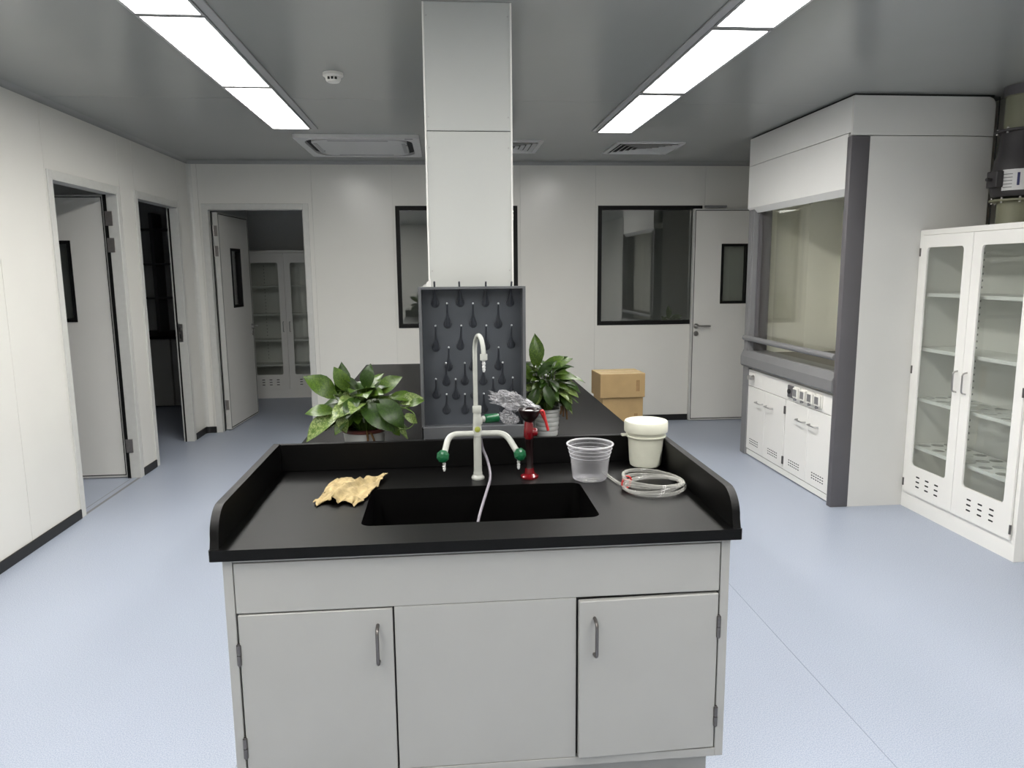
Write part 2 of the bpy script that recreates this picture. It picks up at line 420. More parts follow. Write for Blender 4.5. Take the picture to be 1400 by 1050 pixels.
# rooms beyond the doors and windows
def plain(name, *q): return struct(MB().box(*q), name, M['dim'])
plain('wall_storeroom_near', -5.6, XL-.08, 2.9, 3.0, 0, ZC)
plain('wall_storeroom_far', -5.6, XL-.08, 5.68, 5.76, 0, ZC)
plain('wall_side_outer', -5.7, -5.6, 2.9, 9.5, 0, ZC)
plain('wall_rear_outer', -5.6, XR+.1, 9.42, 9.5, 0, ZC)
plain('wall_rear_partition_left', -2.46, -2.38, YB+.08, 9.42, 0, ZC)
plain('wall_rear_partition_right', -.99, -.91, YB+.08, 9.42, 0, ZC)
plain('wall_rear_right', XR, XR+.08, YB+.08, 9.42, 0, ZC)

# ------------------------------------------------------------------ ceiling lamps
def lamp(x0, x1, y0, y1, label):
    t = thing('ceiling_lamp', label, 'ceiling lamp', ((x0+x1)/2, (y0+y1)/2, ZC-.012), group='recessed light panels in two rows')
    f = .012
    b = MB().ring([(x0-f, y0-f), (x1+f, y0-f), (x1+f, y1+f), (x0-f, y1+f)], [(x0, y0), (x1, y0), (x1, y1), (x0, y1)], ZC-.010, ZC)
    b.build('frame', M['lampframe'], t, flat=True)
    MB().box(x0, x1, y0, y1, ZC-.007, ZC-.001).build('diffuser', M['lamp'], t, flat=True)
    return t
ys = [(4.303, 5.452), (3.165, 4.258), (1.975, 3.128), (.79, 1.945), (-.39, .765), (-1.57, -.42)]
nm = ['far end', 'second from the far end', 'third from the far end', 'fourth from the far end', 'second from the near end', 'at the near end']
for i, (y0, y1) in enumerate(ys):
    lamp(-1.160, -.917, y0, y1, 'glowing white light panel in the left ceiling row, %s' % nm[i])
for i, (y0, y1) in enumerate(ys):
    dy = .05 if i == 0 else .02 if i == 1 else 0
    lamp(1.150, 1.390, y0+dy, y1+dy+.005, 'glowing white light panel in the right ceiling row, %s' % nm[i])
for i, (x0, x1, lab) in enumerate(((-.90, -.86, 'left'), (1.095, 1.135, 'right'))):
    o = MB().box(x0, x1, YF, 5.48, ZC-.008, ZC, .002, 1).build('cable_channel', M['lampframe'])
    tag(o, 'long flat grey channel on the ceiling beside the %s row of light panels' % lab, 'channel')

# ------------------------------------------------------------------ air conditioner, vents, smoke detector
t = thing('air_conditioner', 'white square ceiling cassette air conditioner near the back wall', 'air conditioner', (-.62, 6.16, ZC-.03))
x0, x1, y0, y1 = -1.085, -.165, 5.70, 6.62
MB().ring(rrect(x0, x1, y0, y1, .02), rrect(x0+.055, x1-.055, y0+.055, y1-.055, .16), ZC-.026, ZC).build('frame', M['ac'], t)
MB().prism(rrect(x0+.05, x1-.05, y0+.05, y1-.05, .1), ZC-.006, ZC-.001).build('recess', M['slot'], t)
MB().prism(rrect(x0+.10, x1-.10, y0+.095, y1-.095, .13), ZC-.026, ZC-.006).build('grille_panel', M['ac'], t)
for q in ((-.85, -.40, y0+.11, y0+.14), (-.85, -.40, y1-.14, y1-.11), (x0+.11, x0+.14, 5.94, 6.38), (x1-.14, x1-.11, 5.94, 6.38)):
    MB().box(*q, ZC-.030, ZC-.025, .002, 1).build('louvre', M['lampframe'], t)
MB().box(-.27, -.21, 5.725, 5.737, ZC-.0275, ZC-.025).build('sensor', M['slot'], t)
MB().box(-.262, -.256, 5.90, 6.02, ZC-.0285, ZC-.0255).box(-.282, -.262, 6.012, 6.02, ZC-.0285, ZC-.0255).build('latch', M['slot'], t)
MB().cyl((-.95, 6.30, ZC-.028), .012, .004, n=12).build('screw', M['slot'], t)
for (x0, x1, y0, y1, lab) in ((.24, .80, 5.90, 6.47, 'square ceiling air vent half hidden behind the pillar'), (1.39, 1.95, 5.93, 6.49, 'square ceiling air vent right of the right lamp row')):
    t = thing('ceiling_vent', lab, 'air vent', ((x0+x1)/2, (y0+y1)/2, ZC-.015), group='square ceiling vents')
    MB().box(x0+.03, x1-.03, y0+.03, y1-.03, ZC-.003, ZC-.001).build('backing', M['slot'], t, flat=True)
    def sq(d): return [(x0+d, y0+d), (x1-d, y0+d), (x1-d, y1-d), (x0+d, y1-d)]
    MB().ring(sq(0), sq(.035), ZC-.012, ZC).build('frame', M['ac'], t, flat=True)
    for k in range(5):
        d = .045+k*.043; b = MB()
        O = sq(d); I = sq(d+.026)
        vo = [b.bm.verts.new((*p, ZC-.016)) for p in O]; vi = [b.bm.verts.new((*p, ZC-.004)) for p in I]
        vo2 = [b.bm.verts.new((*p, ZC-.018)) for p in O]; vi2 = [b.bm.verts.new((*p, ZC-.006)) for p in I]
        for a in range(4):
            c = (a+1) % 4
            b.bm.faces.new((vo[a], vo[c], vi[c], vi[a])); b.bm.faces.new((vo2[a], vi2[a], vi2[c], vo2[c]))
            b.bm.faces.new((vo[a], vo2[a], vo2[c], vo[c])); b.bm.faces.new((vi[a], vi[c], vi2[c], vi2[a]))
        b.build('slat', M['ac'], t, flat=True)
t = thing('smoke_detector', 'small round white smoke detector on the ceiling', 'smoke detector', (-.54, 4.0, ZC-.045))
MB().lathe([(.052, 0), (.052, -.014), (.046, -.018), (.040, -.020), (.038, -.034), (.030, -.044), (0, -.046)], (-.54, 4.0, ZC)).build('body', M['plastic'], t)
for a in (-2.05, -1.57, -1.09):
    x, y = -.54+.0375*math.cos(a), 4.0+.0375*math.sin(a)
    MB().box(x-.006, x+.006, y-.004, y+.004, ZC-.036, ZC-.024, .001, 1).build('slot', M['slot'], t)

# ------------------------------------------------------------------ doors (leaves)
def door_leaf(label, loc, rz, wd=.83, ht=2.04, hinges=True, closer=False, handle=True, win=(.28, .55, 1.16, 1.735)):
    t = thing('door_leaf', label, 'door', loc, rz, local=True, group='white laboratory doors with narrow windows')
    a0, a1, z0, z1 = win; T = .045
    b = MB()
    for p in cut([(a0+.01, a1-.01, z0+.01, z1-.01)], .014, wd-.014, .02, ht-.014): b.box(p[0], p[1], 0, T, p[2], p[3])
    b.build('panel', M['leaf_door'], t, flat=True)
    MB().ring([(0, .006), (wd, .006), (wd, ht), (0, ht)], [(.013, .019), (wd-.013, .019), (wd-.013, ht-.013), (.013, ht-.013)], -.001, T+.001, FXZ).build('edge_profile', M['alu'], t, flat=True)
    MB().ring([(.0125, .0185), (wd-.0125, .0185), (wd-.0125, ht-.0125), (.0125, ht-.0125)], [(.019, .026), (wd-.019, .026), (wd-.019, ht-.019), (.019, ht-.019)], -.0012, T+.0012, FXZ).build('gap_shade', M['slot'], t, flat=True)  # black ring paints the shaded gap around the leaf
    w_ = MB().ring([(a0, z0), (a1, z0), (a1, z1), (a0, z1)], [(a0+.024, z0+.024), (a1-.024, z0+.024), (a1-.024, z1-.024), (a0+.024, z1-.024)], -.006, T+.006, FXZ).build('window_frame', M['black'], t, flat=True)
    MB().box(a0+.02, a1-.02, .018, .026, z0+.02, z1-.02).build('pane', M['darkglass'], w_, flat=True)
    if handle:
        for s, yy in ((-1, 0), (1, T)):
            hb = MB().cyl((wd-.048, yy, .945), .026, s*.010, (0, 1, 0), 20).build('handle_rose', M['steel'], t)
            MB().tube(fillet([(wd-.048, yy+s*.008, .945), (wd-.048, yy+s*.052, .945), (wd-.175, yy+s*.052, .945)], .012), .0095, 10).build('lever', M['steel'], hb)
            MB().cyl((wd-.048, yy, .872), .024, s*.010, (0, 1, 0), 20).build('lock_rose', M['steel'], t)
    if hinges:
        for z in (1.885, 1.70, .245):
            h_ = MB().box(-.003, .0005, .008, T-.004, z-.048, z+.048, .0008, 1).build('hinge', M['dk'], t)
            MB().cyl((-.007, T-.002, z-.05), .0075, .1, n=12).build('hinge_pin', M['steel'], h_)
    return t
door_leaf('open white door in the first left wall doorway, hinges towards the room', (-2.372, 5.575, 0), PI, ht=2.05, win=(.25, .56, 1.16, 1.735))
# leaf of the back-left doorway: swung into the rear room
t = door_leaf('open white door swung into the back left doorway beside the glass-fronted cabinet', (-2.075, 7.15, 0), math.radians(86), ht=2.055)
t = door_leaf('white door standing flat against the back wall right of the window', (3.228, 7.035, 0), PI, ht=2.066, hinges=False)
MB().box(.52, .735, .046, .075, 2.074, 2.095, .004, 1).build('closer_arm', M['hmid'], t)
# jamb hinge plates of the first door
for z in (1.885, 1.70, .245):
    MB().box(-2.362, -2.312, 5.505, 5.5125, z-.05, z+.05, .0008, 1).build('hinge_plate', M['dk'], d1)

# ------------------------------------------------------------------ pillar
t = thing('pillar', 'square grey-white boxed pillar rising from the black bench to the ceiling', 'pillar', (.1075, 3.115, .80))
PX0, PX1, PY0, PY1 = -.0575, .2735, 2.95, 3.28
for z0, z1 in ((.80, 2.031), (2.034, ZC)):
    p_ = MB().box(PX0, PX1, PY0, PY1, z0, z1, .0015, 1).build('cladding_panel', M['pillar'], t)
    zz = [z0+.05, z1-.05] if z1 > 2.2 else [1.50, 1.97]
    for z in zz:
        for x in (PX0+.012, PX1-.012): MB().cyl((x, PY0+.0002, z), .003, -.0012, (0, 1, 0), 8).build('rivet', M['steel'], p_)
MB().box(PX0+.002, PX1-.002, PY0+.002, PY1-.002, 2.030, 2.035).build('joint', M['slot'], t)
for x in (PX0, PX1):
    MB().box(x-.0035, x+.0035, PY0-.003, PY0+.012, 1.0, ZC-.001, .001, 1).build('corner_trim', M['white'], t)

# ------------------------------------------------------------------ sink counter (black epoxy)
CZ = .80
t = thing('sink_worktop', 'black epoxy sink worktop with raised splash edges on the front cabinet', 'worktop', (.088, 2.22, .77))
b = MB().ring(rrect(-.615, .793, 1.843, 2.60, .006), rrect(-.248, .432, 1.985, 2.335, .03), CZ-.03, CZ)
b.build('slab', M['epoxy'], t)
b = MB(); inn = rrect(-.248, .432, 1.985, 2.335, .03)
top = [b.bm.verts.new((*p, CZ-.030)) for p in inn]; bot = [b.bm.verts.new((p[0]*.97+.003, (p[1]-2.16)*.95+2.16, .53)) for p in inn]
n = len(inn)
for k in range(n): b.bm.faces.new((top[k], top[(k+1) % n], bot[(k+1) % n], bot[k]))
b.bm.faces.new(bot)
out = [b.bm.verts.new(((p[0]-.092)*1.02+.092, (p[1]-2.16)*1.03+2.16, CZ-.0305)) for p in inn]
outb = [b.bm.verts.new((v.co.x, v.co.y, .52)) for v in out]
for k in range(n):
    b.bm.faces.new((top[(k+1) % n], top[k], out[k], out[(k+1) % n])); b.bm.faces.new((out[(k+1) % n], out[k], outb[k], outb[(k+1) % n]))
b.bm.faces.new(list(reversed(outb)))
bas = b.build('sink_basin', M['epoxy'], t)
MB().lathe([(.0, .001), (.028, .001), (.034, .004), (.034, 0)], (.09, 2.16, .530)).build('drain', M['steel'], bas)
MB().box(-.59, .768, 2.585, 2.60, CZ, .90, .002, 1).build('back_splash', M['epoxy'], t)
prof = [(2.60, CZ), (2.60, .90)]+[(1.935-.075*math.sin(a), .825+.075*math.cos(a)) for a in [PI/2*k/8 for k in range(9)]]+[(1.852, CZ)]
for x0, x1 in ((-.613, -.591), (.769, .791)):
    MB().prism(prof, x0, x1, FYZ).build('side_splash', M['epoxy'], t)

# ------------------------------------------------------------------ sink cabinet
t = thing('sink_cabinet', 'grey steel sink cabinet with two doors under the black sink worktop', 'cabinet', (.09, 2.2, 0))
F = 1.863; X0, X1, ZB, ZT = -.588, .768, .113, .768
b = MB()
b.box(X0, X0+.018, F+.002, 2.56, ZB, ZT).box(X1-.018, X1, F+.002, 2.56, ZB, ZT).box(X0+.018, X1-.018, 2.54, 2.56, ZB, ZT)
b.box(X0+.018, X1-.018, F+.03, 2.54, ZB, ZB+.018)
b.build('carcass', M['cab'], t, flat=True)
b = MB()      # face frame
b.box(X0, -.5635, F, F+.022, ZB, ZT, .0015, 1).box(.7435, X1, F, F+.022, ZB, ZT, .0015, 1)
b.box(-.5635, .7435, F, F+.022, ZT-.010, ZT, .001, 1).box(-.5635, .7435, F, F+.022, ZB, .138, .001, 1)
b.build('face_frame', M['cab'], t)
MB().box(-.5635, .7435, F+.018, F+.024, .139, ZT-.011).build('shadow_gap', M['cabedge'], t, flat=True)
MB().box(-.5615, .7405, F+.001, F+.018, .6165, .755, .0015, 1).build('apron_panel', M['cab'], t)
MB().box(-.1525, .3395, F+.001, F+.018, .1395, .6155, .001, 1).build('fixed_panel', M['cab'], t)
def handleV(x, z0, z1, parent, y=F, m='dsteel', r=.0048, d=.03):
    MB().tube(fillet([(x, y, z0), (x, y-d, z0+.004), (x, y-d, z1-.004), (x, y, z1)], .014), r, 10).build('handle', M[m], parent)
def hinge(x, z0, z1, parent, y=F, m='dsteel', r=.006):
    b = MB().cyl((x, y-.003, z0), r, (z1-z0)*.48, n=12).cyl((x, y-.003, z0+(z1-z0)*.52), r, (z1-z0)*.48, n=12)
    b.cyl((x, y-.003, z0-.004), r*.6, z1-z0+.008, n=10)
    b.build('hinge', M[m], parent)
dl = MB().box(-.5585, -.1575, F-.001, F+.017, .142, .6125, .002, 1).build('door', M['cab'], t)
handleV(-.197, .463, .567, dl); hinge(-.5605, .475, .531, dl); hinge(-.5605, .206, .262, dl)
# right door stands a little ajar: built about its hinge edge
dr = MB().box(.3455, .7395, F-.001, F+.017, .142, .609, .002, 1).build('door', M['cab'], t, label='right door of the sink cabinet standing slightly ajar')
handleV(.388, .455, .560, dr); hinge(.7415, .481, .542, dr); hinge(.7415, .211, .268, dr)
# swing about the hinge
cx = dr.location.x; a = math.radians(1.6); hx = .7415-off[t.name].x; hy = F-off[t.name].y
v = Vector((dr.location.x-hx, dr.location.y-hy, 0)); v.rotate(Matrix.Rotation(a, 3, 'Z'))
dr.location = (hx+v.x, hy+v.y, dr.location.z); dr.rotation_euler = (0, 0, a)
MB().box(X0+.03, .742, F+.06, 2.53, 0, ZB).build('plinth', M['cab'], t, flat=True)

# ------------------------------------------------------------------ long bench behind
BX0, BX1, BY0, BY1 = -.605, .818, 2.603, 5.617
o = MB().box(BX0, BX1, BY0, BY1, CZ-.025, CZ, .003, 2).build('bench_worktop', mat('black_bench_laminate', (.0035, .0034, .0034), .42, spec=.10, noise_=.25, nscale=90, bump=.2, bscale=900))
tag(o, 'long black epoxy bench worktop running back behind the sink', 'worktop')
k = 0
for side in (0, 1):
    for i in range(5):
        y0 = 2.62+i*.598; y1 = y0+.596
        rz = -PI/2 if side == 0 else PI/2
        loc = (BX0+.03, y1, 0) if side == 0 else (BX1-.03, y0, 0)
        if k == 0:
            t = thing('bench_cabinet', '', 'cabinet', loc, rz, local=True)
            MB().box(0, .596, .018, .66, .1, .774).build('carcass', M['cab'], t, flat=True)
            MB().box(.01, .586, .05, .66, 0, .1).build('plinth', M['cab'], t, flat=True)
            dr_ = MB().box(.003, .593, 0, .018, .62, .77, .002, 1).build('drawer', M['cab'], t)
            MB().tube(fillet([(.25, 0, .70), (.254, -.03, .70), (.342, -.03, .70), (.346, 0, .70)], .014), .0048, 8).build('handle', M['steel'], dr_)
            for a0, a1, hx in ((.003, .2965, .26), (.2995, .593, .336)):
                d_ = MB().box(a0, a1, 0, .018, .105, .616, .002, 1).build('door', M['cab'], t)
                handleV(hx, .46, .565, d_, y=0)
            proto = t
        else:
            t = copy_tree(proto); t.location = loc; t.rotation_euler = (0, 0, rz)
        t['label'] = 'grey steel base cabinet under the long bench, %s side, %s' % (('left', 'right')[side], ('beside the sink cabinet', 'second from the sink cabinet', 'middle of five', 'second from the far end', 'at the far end')[i])
        t['group'] = 'base cabinets under the long bench'
        k += 1

# ------------------------------------------------------------------ drying rack
t = thing('drying_rack', 'dark grey plastic drying rack with rows of upright pegs in front of the pillar', 'drying rack', (.104, 2.83, .80))
RX0, RX1, RY0, RY1 = -.098, .306, 2.78, 2.90
b = MB().ring([(RX0, .855), (RX1, .855), (RX1, 1.440), (RX0, 1.440)], [(RX0+.011, .90), (RX1-.011, .90), (RX1-.011, 1.432), (RX0+.011, 1.432)], RY0, RY0+.08, FXZ)
b.build('outer_frame', M['rackt'], t)
MB().box(RX0+.004, RX1-.004, 2.852, 2.862, .86, 1.436).build('peg_board', M['rackg'], t, flat=True)
b = MB().box(RX0, RX1, 2.755, 2.765, .862, .912, .003, 1).box(RX0, RX1, 2.755, 2.87, .855, .864, .002, 1)
b.box(RX0, RX0+.01, 2.755, 2.86, .86, .912, .003, 1).box(RX1-.01, RX1, 2.755, 2.86, .86, .912, .003, 1)
b.box(RX0+.01, RX1-.01, 2.763, 2.852, .892, .897, .001, 1)
b.build('drip_tray', M['rackt'], t)
b = MB().box(RX0+.004, RX0+.03, 2.765, 2.90, .80, .857, .003, 1).box(RX1-.03, RX1-.004, 2.765, 2.90, .80, .857, .003, 1)
for k in range(5): b.box(RX0+.06+k*.065, RX0+.08+k*.065, 2.78, 2.80, .80, .856)
b.build('stand', M['rackg'], t)
pegs = [(-0.036, 1.376, -0.037, 1.46), (0.06, 1.378, 0.056, 1.459), (0.157, 1.377, 0.157, 1.458), (0.253, 1.376, 0.255, 1.457), (0.01, 1.296, 0.009, 1.379), (0.108, 1.297, 0.107, 1.377), (0.206, 1.293, 0.203, 1.376), (-0.037, 1.206, -0.036, 1.295), (0.057, 1.211, 0.061, 1.294), (0.157, 1.209, 0.156, 1.293), (0.255, 1.213, 0.253, 1.293), (0.01, 1.13, 0.012, 1.212), (0.105, 1.128, 0.107, 1.21), (0.205, 1.129, 0.202, 1.209), (-0.0, 1.07, -0.0, 1.152), (0.072, 1.072, 0.072, 1.151), (0.144, 1.07, 0.145, 1.15), (0.218, 1.071, 0.218, 1.15), (-0.04, 1.02, -0.04, 1.091), (0.036, 1.015, 0.036, 1.089), (0.109, 1.015, 0.108, 1.089), (0.183, 1.018, 0.18, 1.091), (0.255, 1.019, 0.256, 1.09), (-0.002, 0.957, -0.0, 1.031), (0.071, 0.957, 0.07, 1.03), (0.144, 0.957, 0.143, 1.03), (0.221, 0.957, 0.217, 1.03)]
for bx, bz, tx, tz in pegs:
    b = MB()
    b.lathe([(.0165, 0), (.0165, .004), (.012, .007), (0, .008)], (bx, 2.852, bz), (0, -1, 0), 14)
    p0 = Vector((bx, 2.850, bz)); p1 = Vector((tx, 2.795, tz)); d = (p1-p0)
    rr = [.0135, .012, .0085, .005, .0038, .0036]
    b.tube([p0, p0+d*.12, p0+d*.25, p0+d*.40, p0+d*.7, p1], 0, 8, rr=rr)
    pg = b.build('peg', M['peg'], t)
    if bz < 1.33: MB().lathe([(.0036, -.003), (.0042, 0), (.0028, .0025), (0, .003)], p1, d, 8).build('tip', M['tip'], pg)
o = MB(); rnd = random.Random(3)
g = []
for i in range(7):
    row = []
    for j in range(6):
        u = i/6; v_ = j/5
        row.append(o.bm.verts.new((-.092+.040*u+rnd.uniform(-.003, .003), 2.912+.012*math.sin(5*u+3*v_)+rnd.uniform(-.003, .003), 1.405+.030*v_+.032*u*v_+rnd.uniform(-.003, .003))))
    g.append(row)
for i in range(6):
    for j in range(5): o.bm.faces.new((g[i][j], g[i+1][j], g[i+1][j+1], g[i][j+1]))
ret = bmesh.ops.solidify(o.bm, geom=o.bm.faces, thickness=.0015)
o = o.build('paper_scrap', mat('white_foam_paper', (.85, .85, .83), .6, noise_=.02))
tag(o, 'scrap of white paper tucked behind the top left corner of the drying rack', 'paper')

# ------------------------------------------------------------------ faucet
t = thing('lab_faucet', 'white laboratory faucet with gooseneck and two side arms behind the sink', 'faucet', (.100, 2.42, CZ))
fx, fy = .100, 2.42
MB().lathe([(.0215, 0), (.0225, .006), (.019, .011), (.0155, .014), (.0150, .024), (.0145, .026)], (fx, fy, CZ)).build('base_flange', M['faucet'], t)
MB().lathe([(.0140, .02), (.0135, .10), (.0135, .147), (.0150, .149), (.0150, .168), (.0145, .175), (.0140, .20), (.0125, .235)], (fx, fy, CZ)).build('column', M['faucet'], t)
MB().lathe([(.0140, 0), (.0152, .002), (.0152, .022), (.0140, .024)], (fx, fy, 1.028), n=20).build('collar', M['faucet'], t)
MB().lathe([(0, 0), (.009, 0), (.010, .002), (.006, .0035), (0, .004)], (fx, fy-.0135, .974), (0, -1, 0), 18).build('index_button', M['yellowgreen'], t)
ox, oy = .119, 2.30
arc = [(fx-.004, fy, 1.05), (fx-.004, fy, 1.225)]
R_ = .058
for k in range(13):
    a = PI*k/12
    arc.append((fx-.004+(ox-fx+.004)*(1-math.cos(a))/2, fy-(fy-oy)*(1-math.cos(a))/2, 1.235+R_*math.sin(a)))
arc.append((ox, oy, 1.232))
MB().tube(arc, .0076, 14).build('gooseneck', M['faucet'], t)
nz = MB().lathe([(.0115, 0), (.012, -.002), (.012, -.019), (.010, -.021)], (ox, oy, 1.240), n=16).build('outlet_collar', M['faucet'], t)
def barb(b, o, ax=(0, 0, -1), s=1):
    b.lathe([(.0045*s, 0), (.0045*s, .008*s), (.0062*s, .009*s), (.0042*s, .017*s), (.0042*s, .018*s), (.0060*s, .019*s), (.0040*s, .027*s), (.0058*s, .028*s), (.0032*s, .037*s), (0, .037*s)], o, ax, 12); return b
barb(MB(), (ox, oy, 1.219), s=1.0).build('hose_barb', M['nozzle'], nz)
# side arms with green knobs
for s, px, ex, ey, ez in ((-1, .004, -.0135, 2.355, .905), (1, .195, .232, 2.35, .905)):
    pts = fillet([(fx+s*.008, fy, .957), (px, fy-.002, .957), (ex, ey+.004, ez-.006)], .034, 10)
    MB().tube(pts, .0105, 12).build('side_arm', M['faucet'], t)
    vb = MB().cyl((ex, ey, ez-.022), .0095, .026, n=16).build('valve_body', M['faucet'], t)
    k_ = MB().lathe([(.010, 0), (.019, .003), (.0215, .007), (.0215, .014), (.015, .019), (.007, .022), (0, .022)], (ex, ey-.004, ez-.006), (s*.30, -.85, .25), 8).build('green_knob', M['green'], t, label='green knob', flat=True)
    barb(MB(), (ex, ey, ez-.022), s=.95).build('hose_barb', M['nozzle'], vb)
MB().cyl((fx+.008, fy+.012, 1.003), .011, .018, (1, .35, 0), n=16).lathe([(.015, -.012), (.0165, 0), (.015, .012)], (fx+.003, fy, 1.003), (0, 0, 1), 16).build('rear_valve', M['faucet'], t)
MB().lathe([(.012, 0), (.0155, .003), (.0155, .045), (.0140, .050), (0, .050)], (fx+.026, fy+.018, 1.003), (1, .35, 0), 16).build('green_knob', M['green'], t, label='green knob')
hp = smooth_path([(fx+.012, fy+.018, .935), (fx+.018, fy+.024, .90), (.132, 2.43, .865), (.139, 2.39, .833), (.136, 2.345, .815), (.122, 2.30, .790), (.095, 2.22, .740), (.070, 2.15, .66), (.066, 2.12, .60)], 8)
o = MB().tube(hp, .0046, 10).build('drain_hose', M['hose']); tag(o, 'thin grey hose hanging from behind the faucet into the sink', 'hose')

# ------------------------------------------------------------------ eyewash
ex, ey = .276, 2.415
t = thing('eyewash', 'dark red hand-held eyewash with black cup standing behind the sink', 'eyewash', (ex, ey, CZ))
MB().lathe([(.030, 0), (.0305, .006), (.026, .010), (.018, .014), (.0155, .028), (.0145, .034)], (ex, ey, CZ)).build('base', M['red'], t)
MB().lathe([(.0145, 0), (.0125, .004), (.0125, .105), (.015, .11)], (ex, ey, .834)).build('hose_guide', M['darkred'], t)
MB().lathe([(.013, 0), (.0165, .006), (.0175, .03), (.015, .048), (.013, .06), (.012, .065)], (ex-.002, ey, .935)).build('handle_body', M['red'], t)
MB().lathe([(.0, 0), (.012, 0), (.0145, .005), (.0145, .012), (.011, .018), (0, .019)], (ex+.010, ey, .958), (1, -.3, .1), 16).build('valve_button', M['red'], t)
MB().lathe([(.012, 0), (.017, .004), (.030, .020), (.0365, .036), (.0375, .042), (.034, .044), (.028, .036), (.012, .030), (0, .030)], (ex, ey, .993), n=28).build('cup', M['darkred'], t)
MB().lathe([(.0, 0), (.019, 0), (.019, .006), (.012, .009), (0, .010)], (ex, ey, 1.0235), n=20).build('spray_plate', M['plastic'], t)
st = smooth_path([(ex+.030, ey-.006, 1.028), (ex+.046, ey-.004, 1.030), (ex+.052, ey-.004, 1.008), (ex+.058, ey-.004, .985), (ex+.064, ey-.002, .962)], 5)
MB().tube(st, .0048, 8).build('lever', M['strap'], t)
MB().tube([(ex+.040, ey, 1.022), (ex+.055, ey+.004, .992), (ex+.066, ey+.004, .968)], .003, 8).build('lever', M['strap'], t)

# ------------------------------------------------------------------ clear tub, bucket, tubing coil, chamois
tx, ty = .474, 2.362
t = thing('clear_tub', 'empty clear plastic tub with rolled rim at the right of the sink', 'tub', (tx, ty, CZ))
H_ = .128
prof = [(0, 0), (.046, 0), (.054, .004), (.058, .010), (.0665, .085), (.0685, .086), (.0695, .096), (.0715, .097), (.0730, .112), (.0745, H_-.006)]
inner = [(r-.0012, z+.0012) for r, z in prof[::-1]][:-1]+[(0, .0012)]
MB().lathe(prof+inner, (tx, ty, CZ), n=40, cap=False).build('body', M['tub'], t)
ringp = [(tx+.0765*math.cos(2*PI*k/40), ty+.0765*math.sin(2*PI*k/40), CZ+H_-.004) for k in range(40)]
MB().tube(ringp, .0030, 8, closed=True).build('rim', thin_plastic('tub_rim', (.75, .75, .77), .35), t)
for k in range(3):
    rp = [(tx+(.0735-.0035*k)*math.cos(2*PI*j/40), ty+(.0735-.0035*k)*math.sin(2*PI*j/40), CZ+H_-.018-.013*k) for j in range(40)]
    MB().tube(rp, .0011, 6, closed=True).build('rib', thin_plastic('tub_rib', (.75, .75, .77), .25), t)
rnd = random.Random(5)
for k in range(7):
    a = rnd.uniform(0, 6.28); r = rnd.uniform(.005, .036)
    o_ = (tx+r*math.cos(a), ty+r*math.sin(a), CZ+.0016)
    MB().lathe([(0, 0), (.008, 0), (.0095, .002), (.006, .005), (0, .006)], o_, n=12).build('water_drop', M['clear'], t)

bx_, by_ = .708, 2.518
t = thing('lidded_bucket', 'milky white plastic bucket with lid in the right back corner of the sink worktop', 'bucket', (bx_, by_, CZ))
MB().lathe([(0, 0), (.048, 0), (.0545, .005), (.0575, .02), (.0625, .095), (.0655, .110), (.0700, .118), (.0700, .128), (.0715, .131), (0, .131)], (bx_, by_, CZ), n=40).build('body', M['bucket'], t)
MB().lathe([(.0705, .127), (.0760, .127), (.0775, .131), (.0775, .160), (.0745, .166), (.067, .167), (.064, .163), (0, .163)], (bx_, by_, CZ), n=40).build('lid', M['bucket'], t)
MB().lathe([(.066, .108), (.0715, .110), (.0715, .114), (.066, .116)], (bx_, by_, CZ), n=40, cap=False).build('rib', M['bucket'], t)
MB().box(bx_-.090, bx_-.066, by_-.010, by_+.010, CZ+.112, CZ+.120, .002, 1).build('handle_tab', M['bucket'], t)

cx_, cy_ = .655, 2.232
b = MB(); rnd = random.Random(8)
pts = []
for k in range(0, 4*36+1):
    a = 2*PI*k/36+PI; lay = k/36
    r = .088+.008*math.sin(lay*2.1+.5)+.004*math.sin(a*2+lay); z = CZ+.0068+.0075*lay+.010*math.sin(a+lay*1.3)*min(lay, 1)*.6+.0
    pts.append((cx_+.004*math.sin(lay*3)+r*math.cos(a)*1.02, cy_+.004*math.cos(lay*2)+r*math.sin(a), max(z, CZ+.0058)))
tail = smooth_path([(.535, 2.425, CZ+.0062), (.540, 2.385, CZ+.0062), (.548, 2.33, CZ+.0062), (.556, 2.29, CZ+.0062), (cx_-.086, 2.262, CZ+.0064)], 6)
t = thing('tubing_coil', 'coil of clear plastic tubing tied with red clips right of the clear tub', 'tubing', (cx_, cy_, CZ))
MB().tube(tail+pts[1:], .0055, 10).build('tube', M['clear'], t)
for q, ang in ((Vector((cx_-.076, cy_+.040, CZ+.020)), .5), (Vector((cx_-.086, cy_+.010, CZ+.018)), .1)):
    rp = [(q.x+.014*math.cos(2*PI*k/16), q.y, q.z+.014*math.sin(2*PI*k/16)) for k in range(16)]
    MB().tube(rp, .0028, 8, closed=True).build('clip', M['strap'], t, label='red tie')

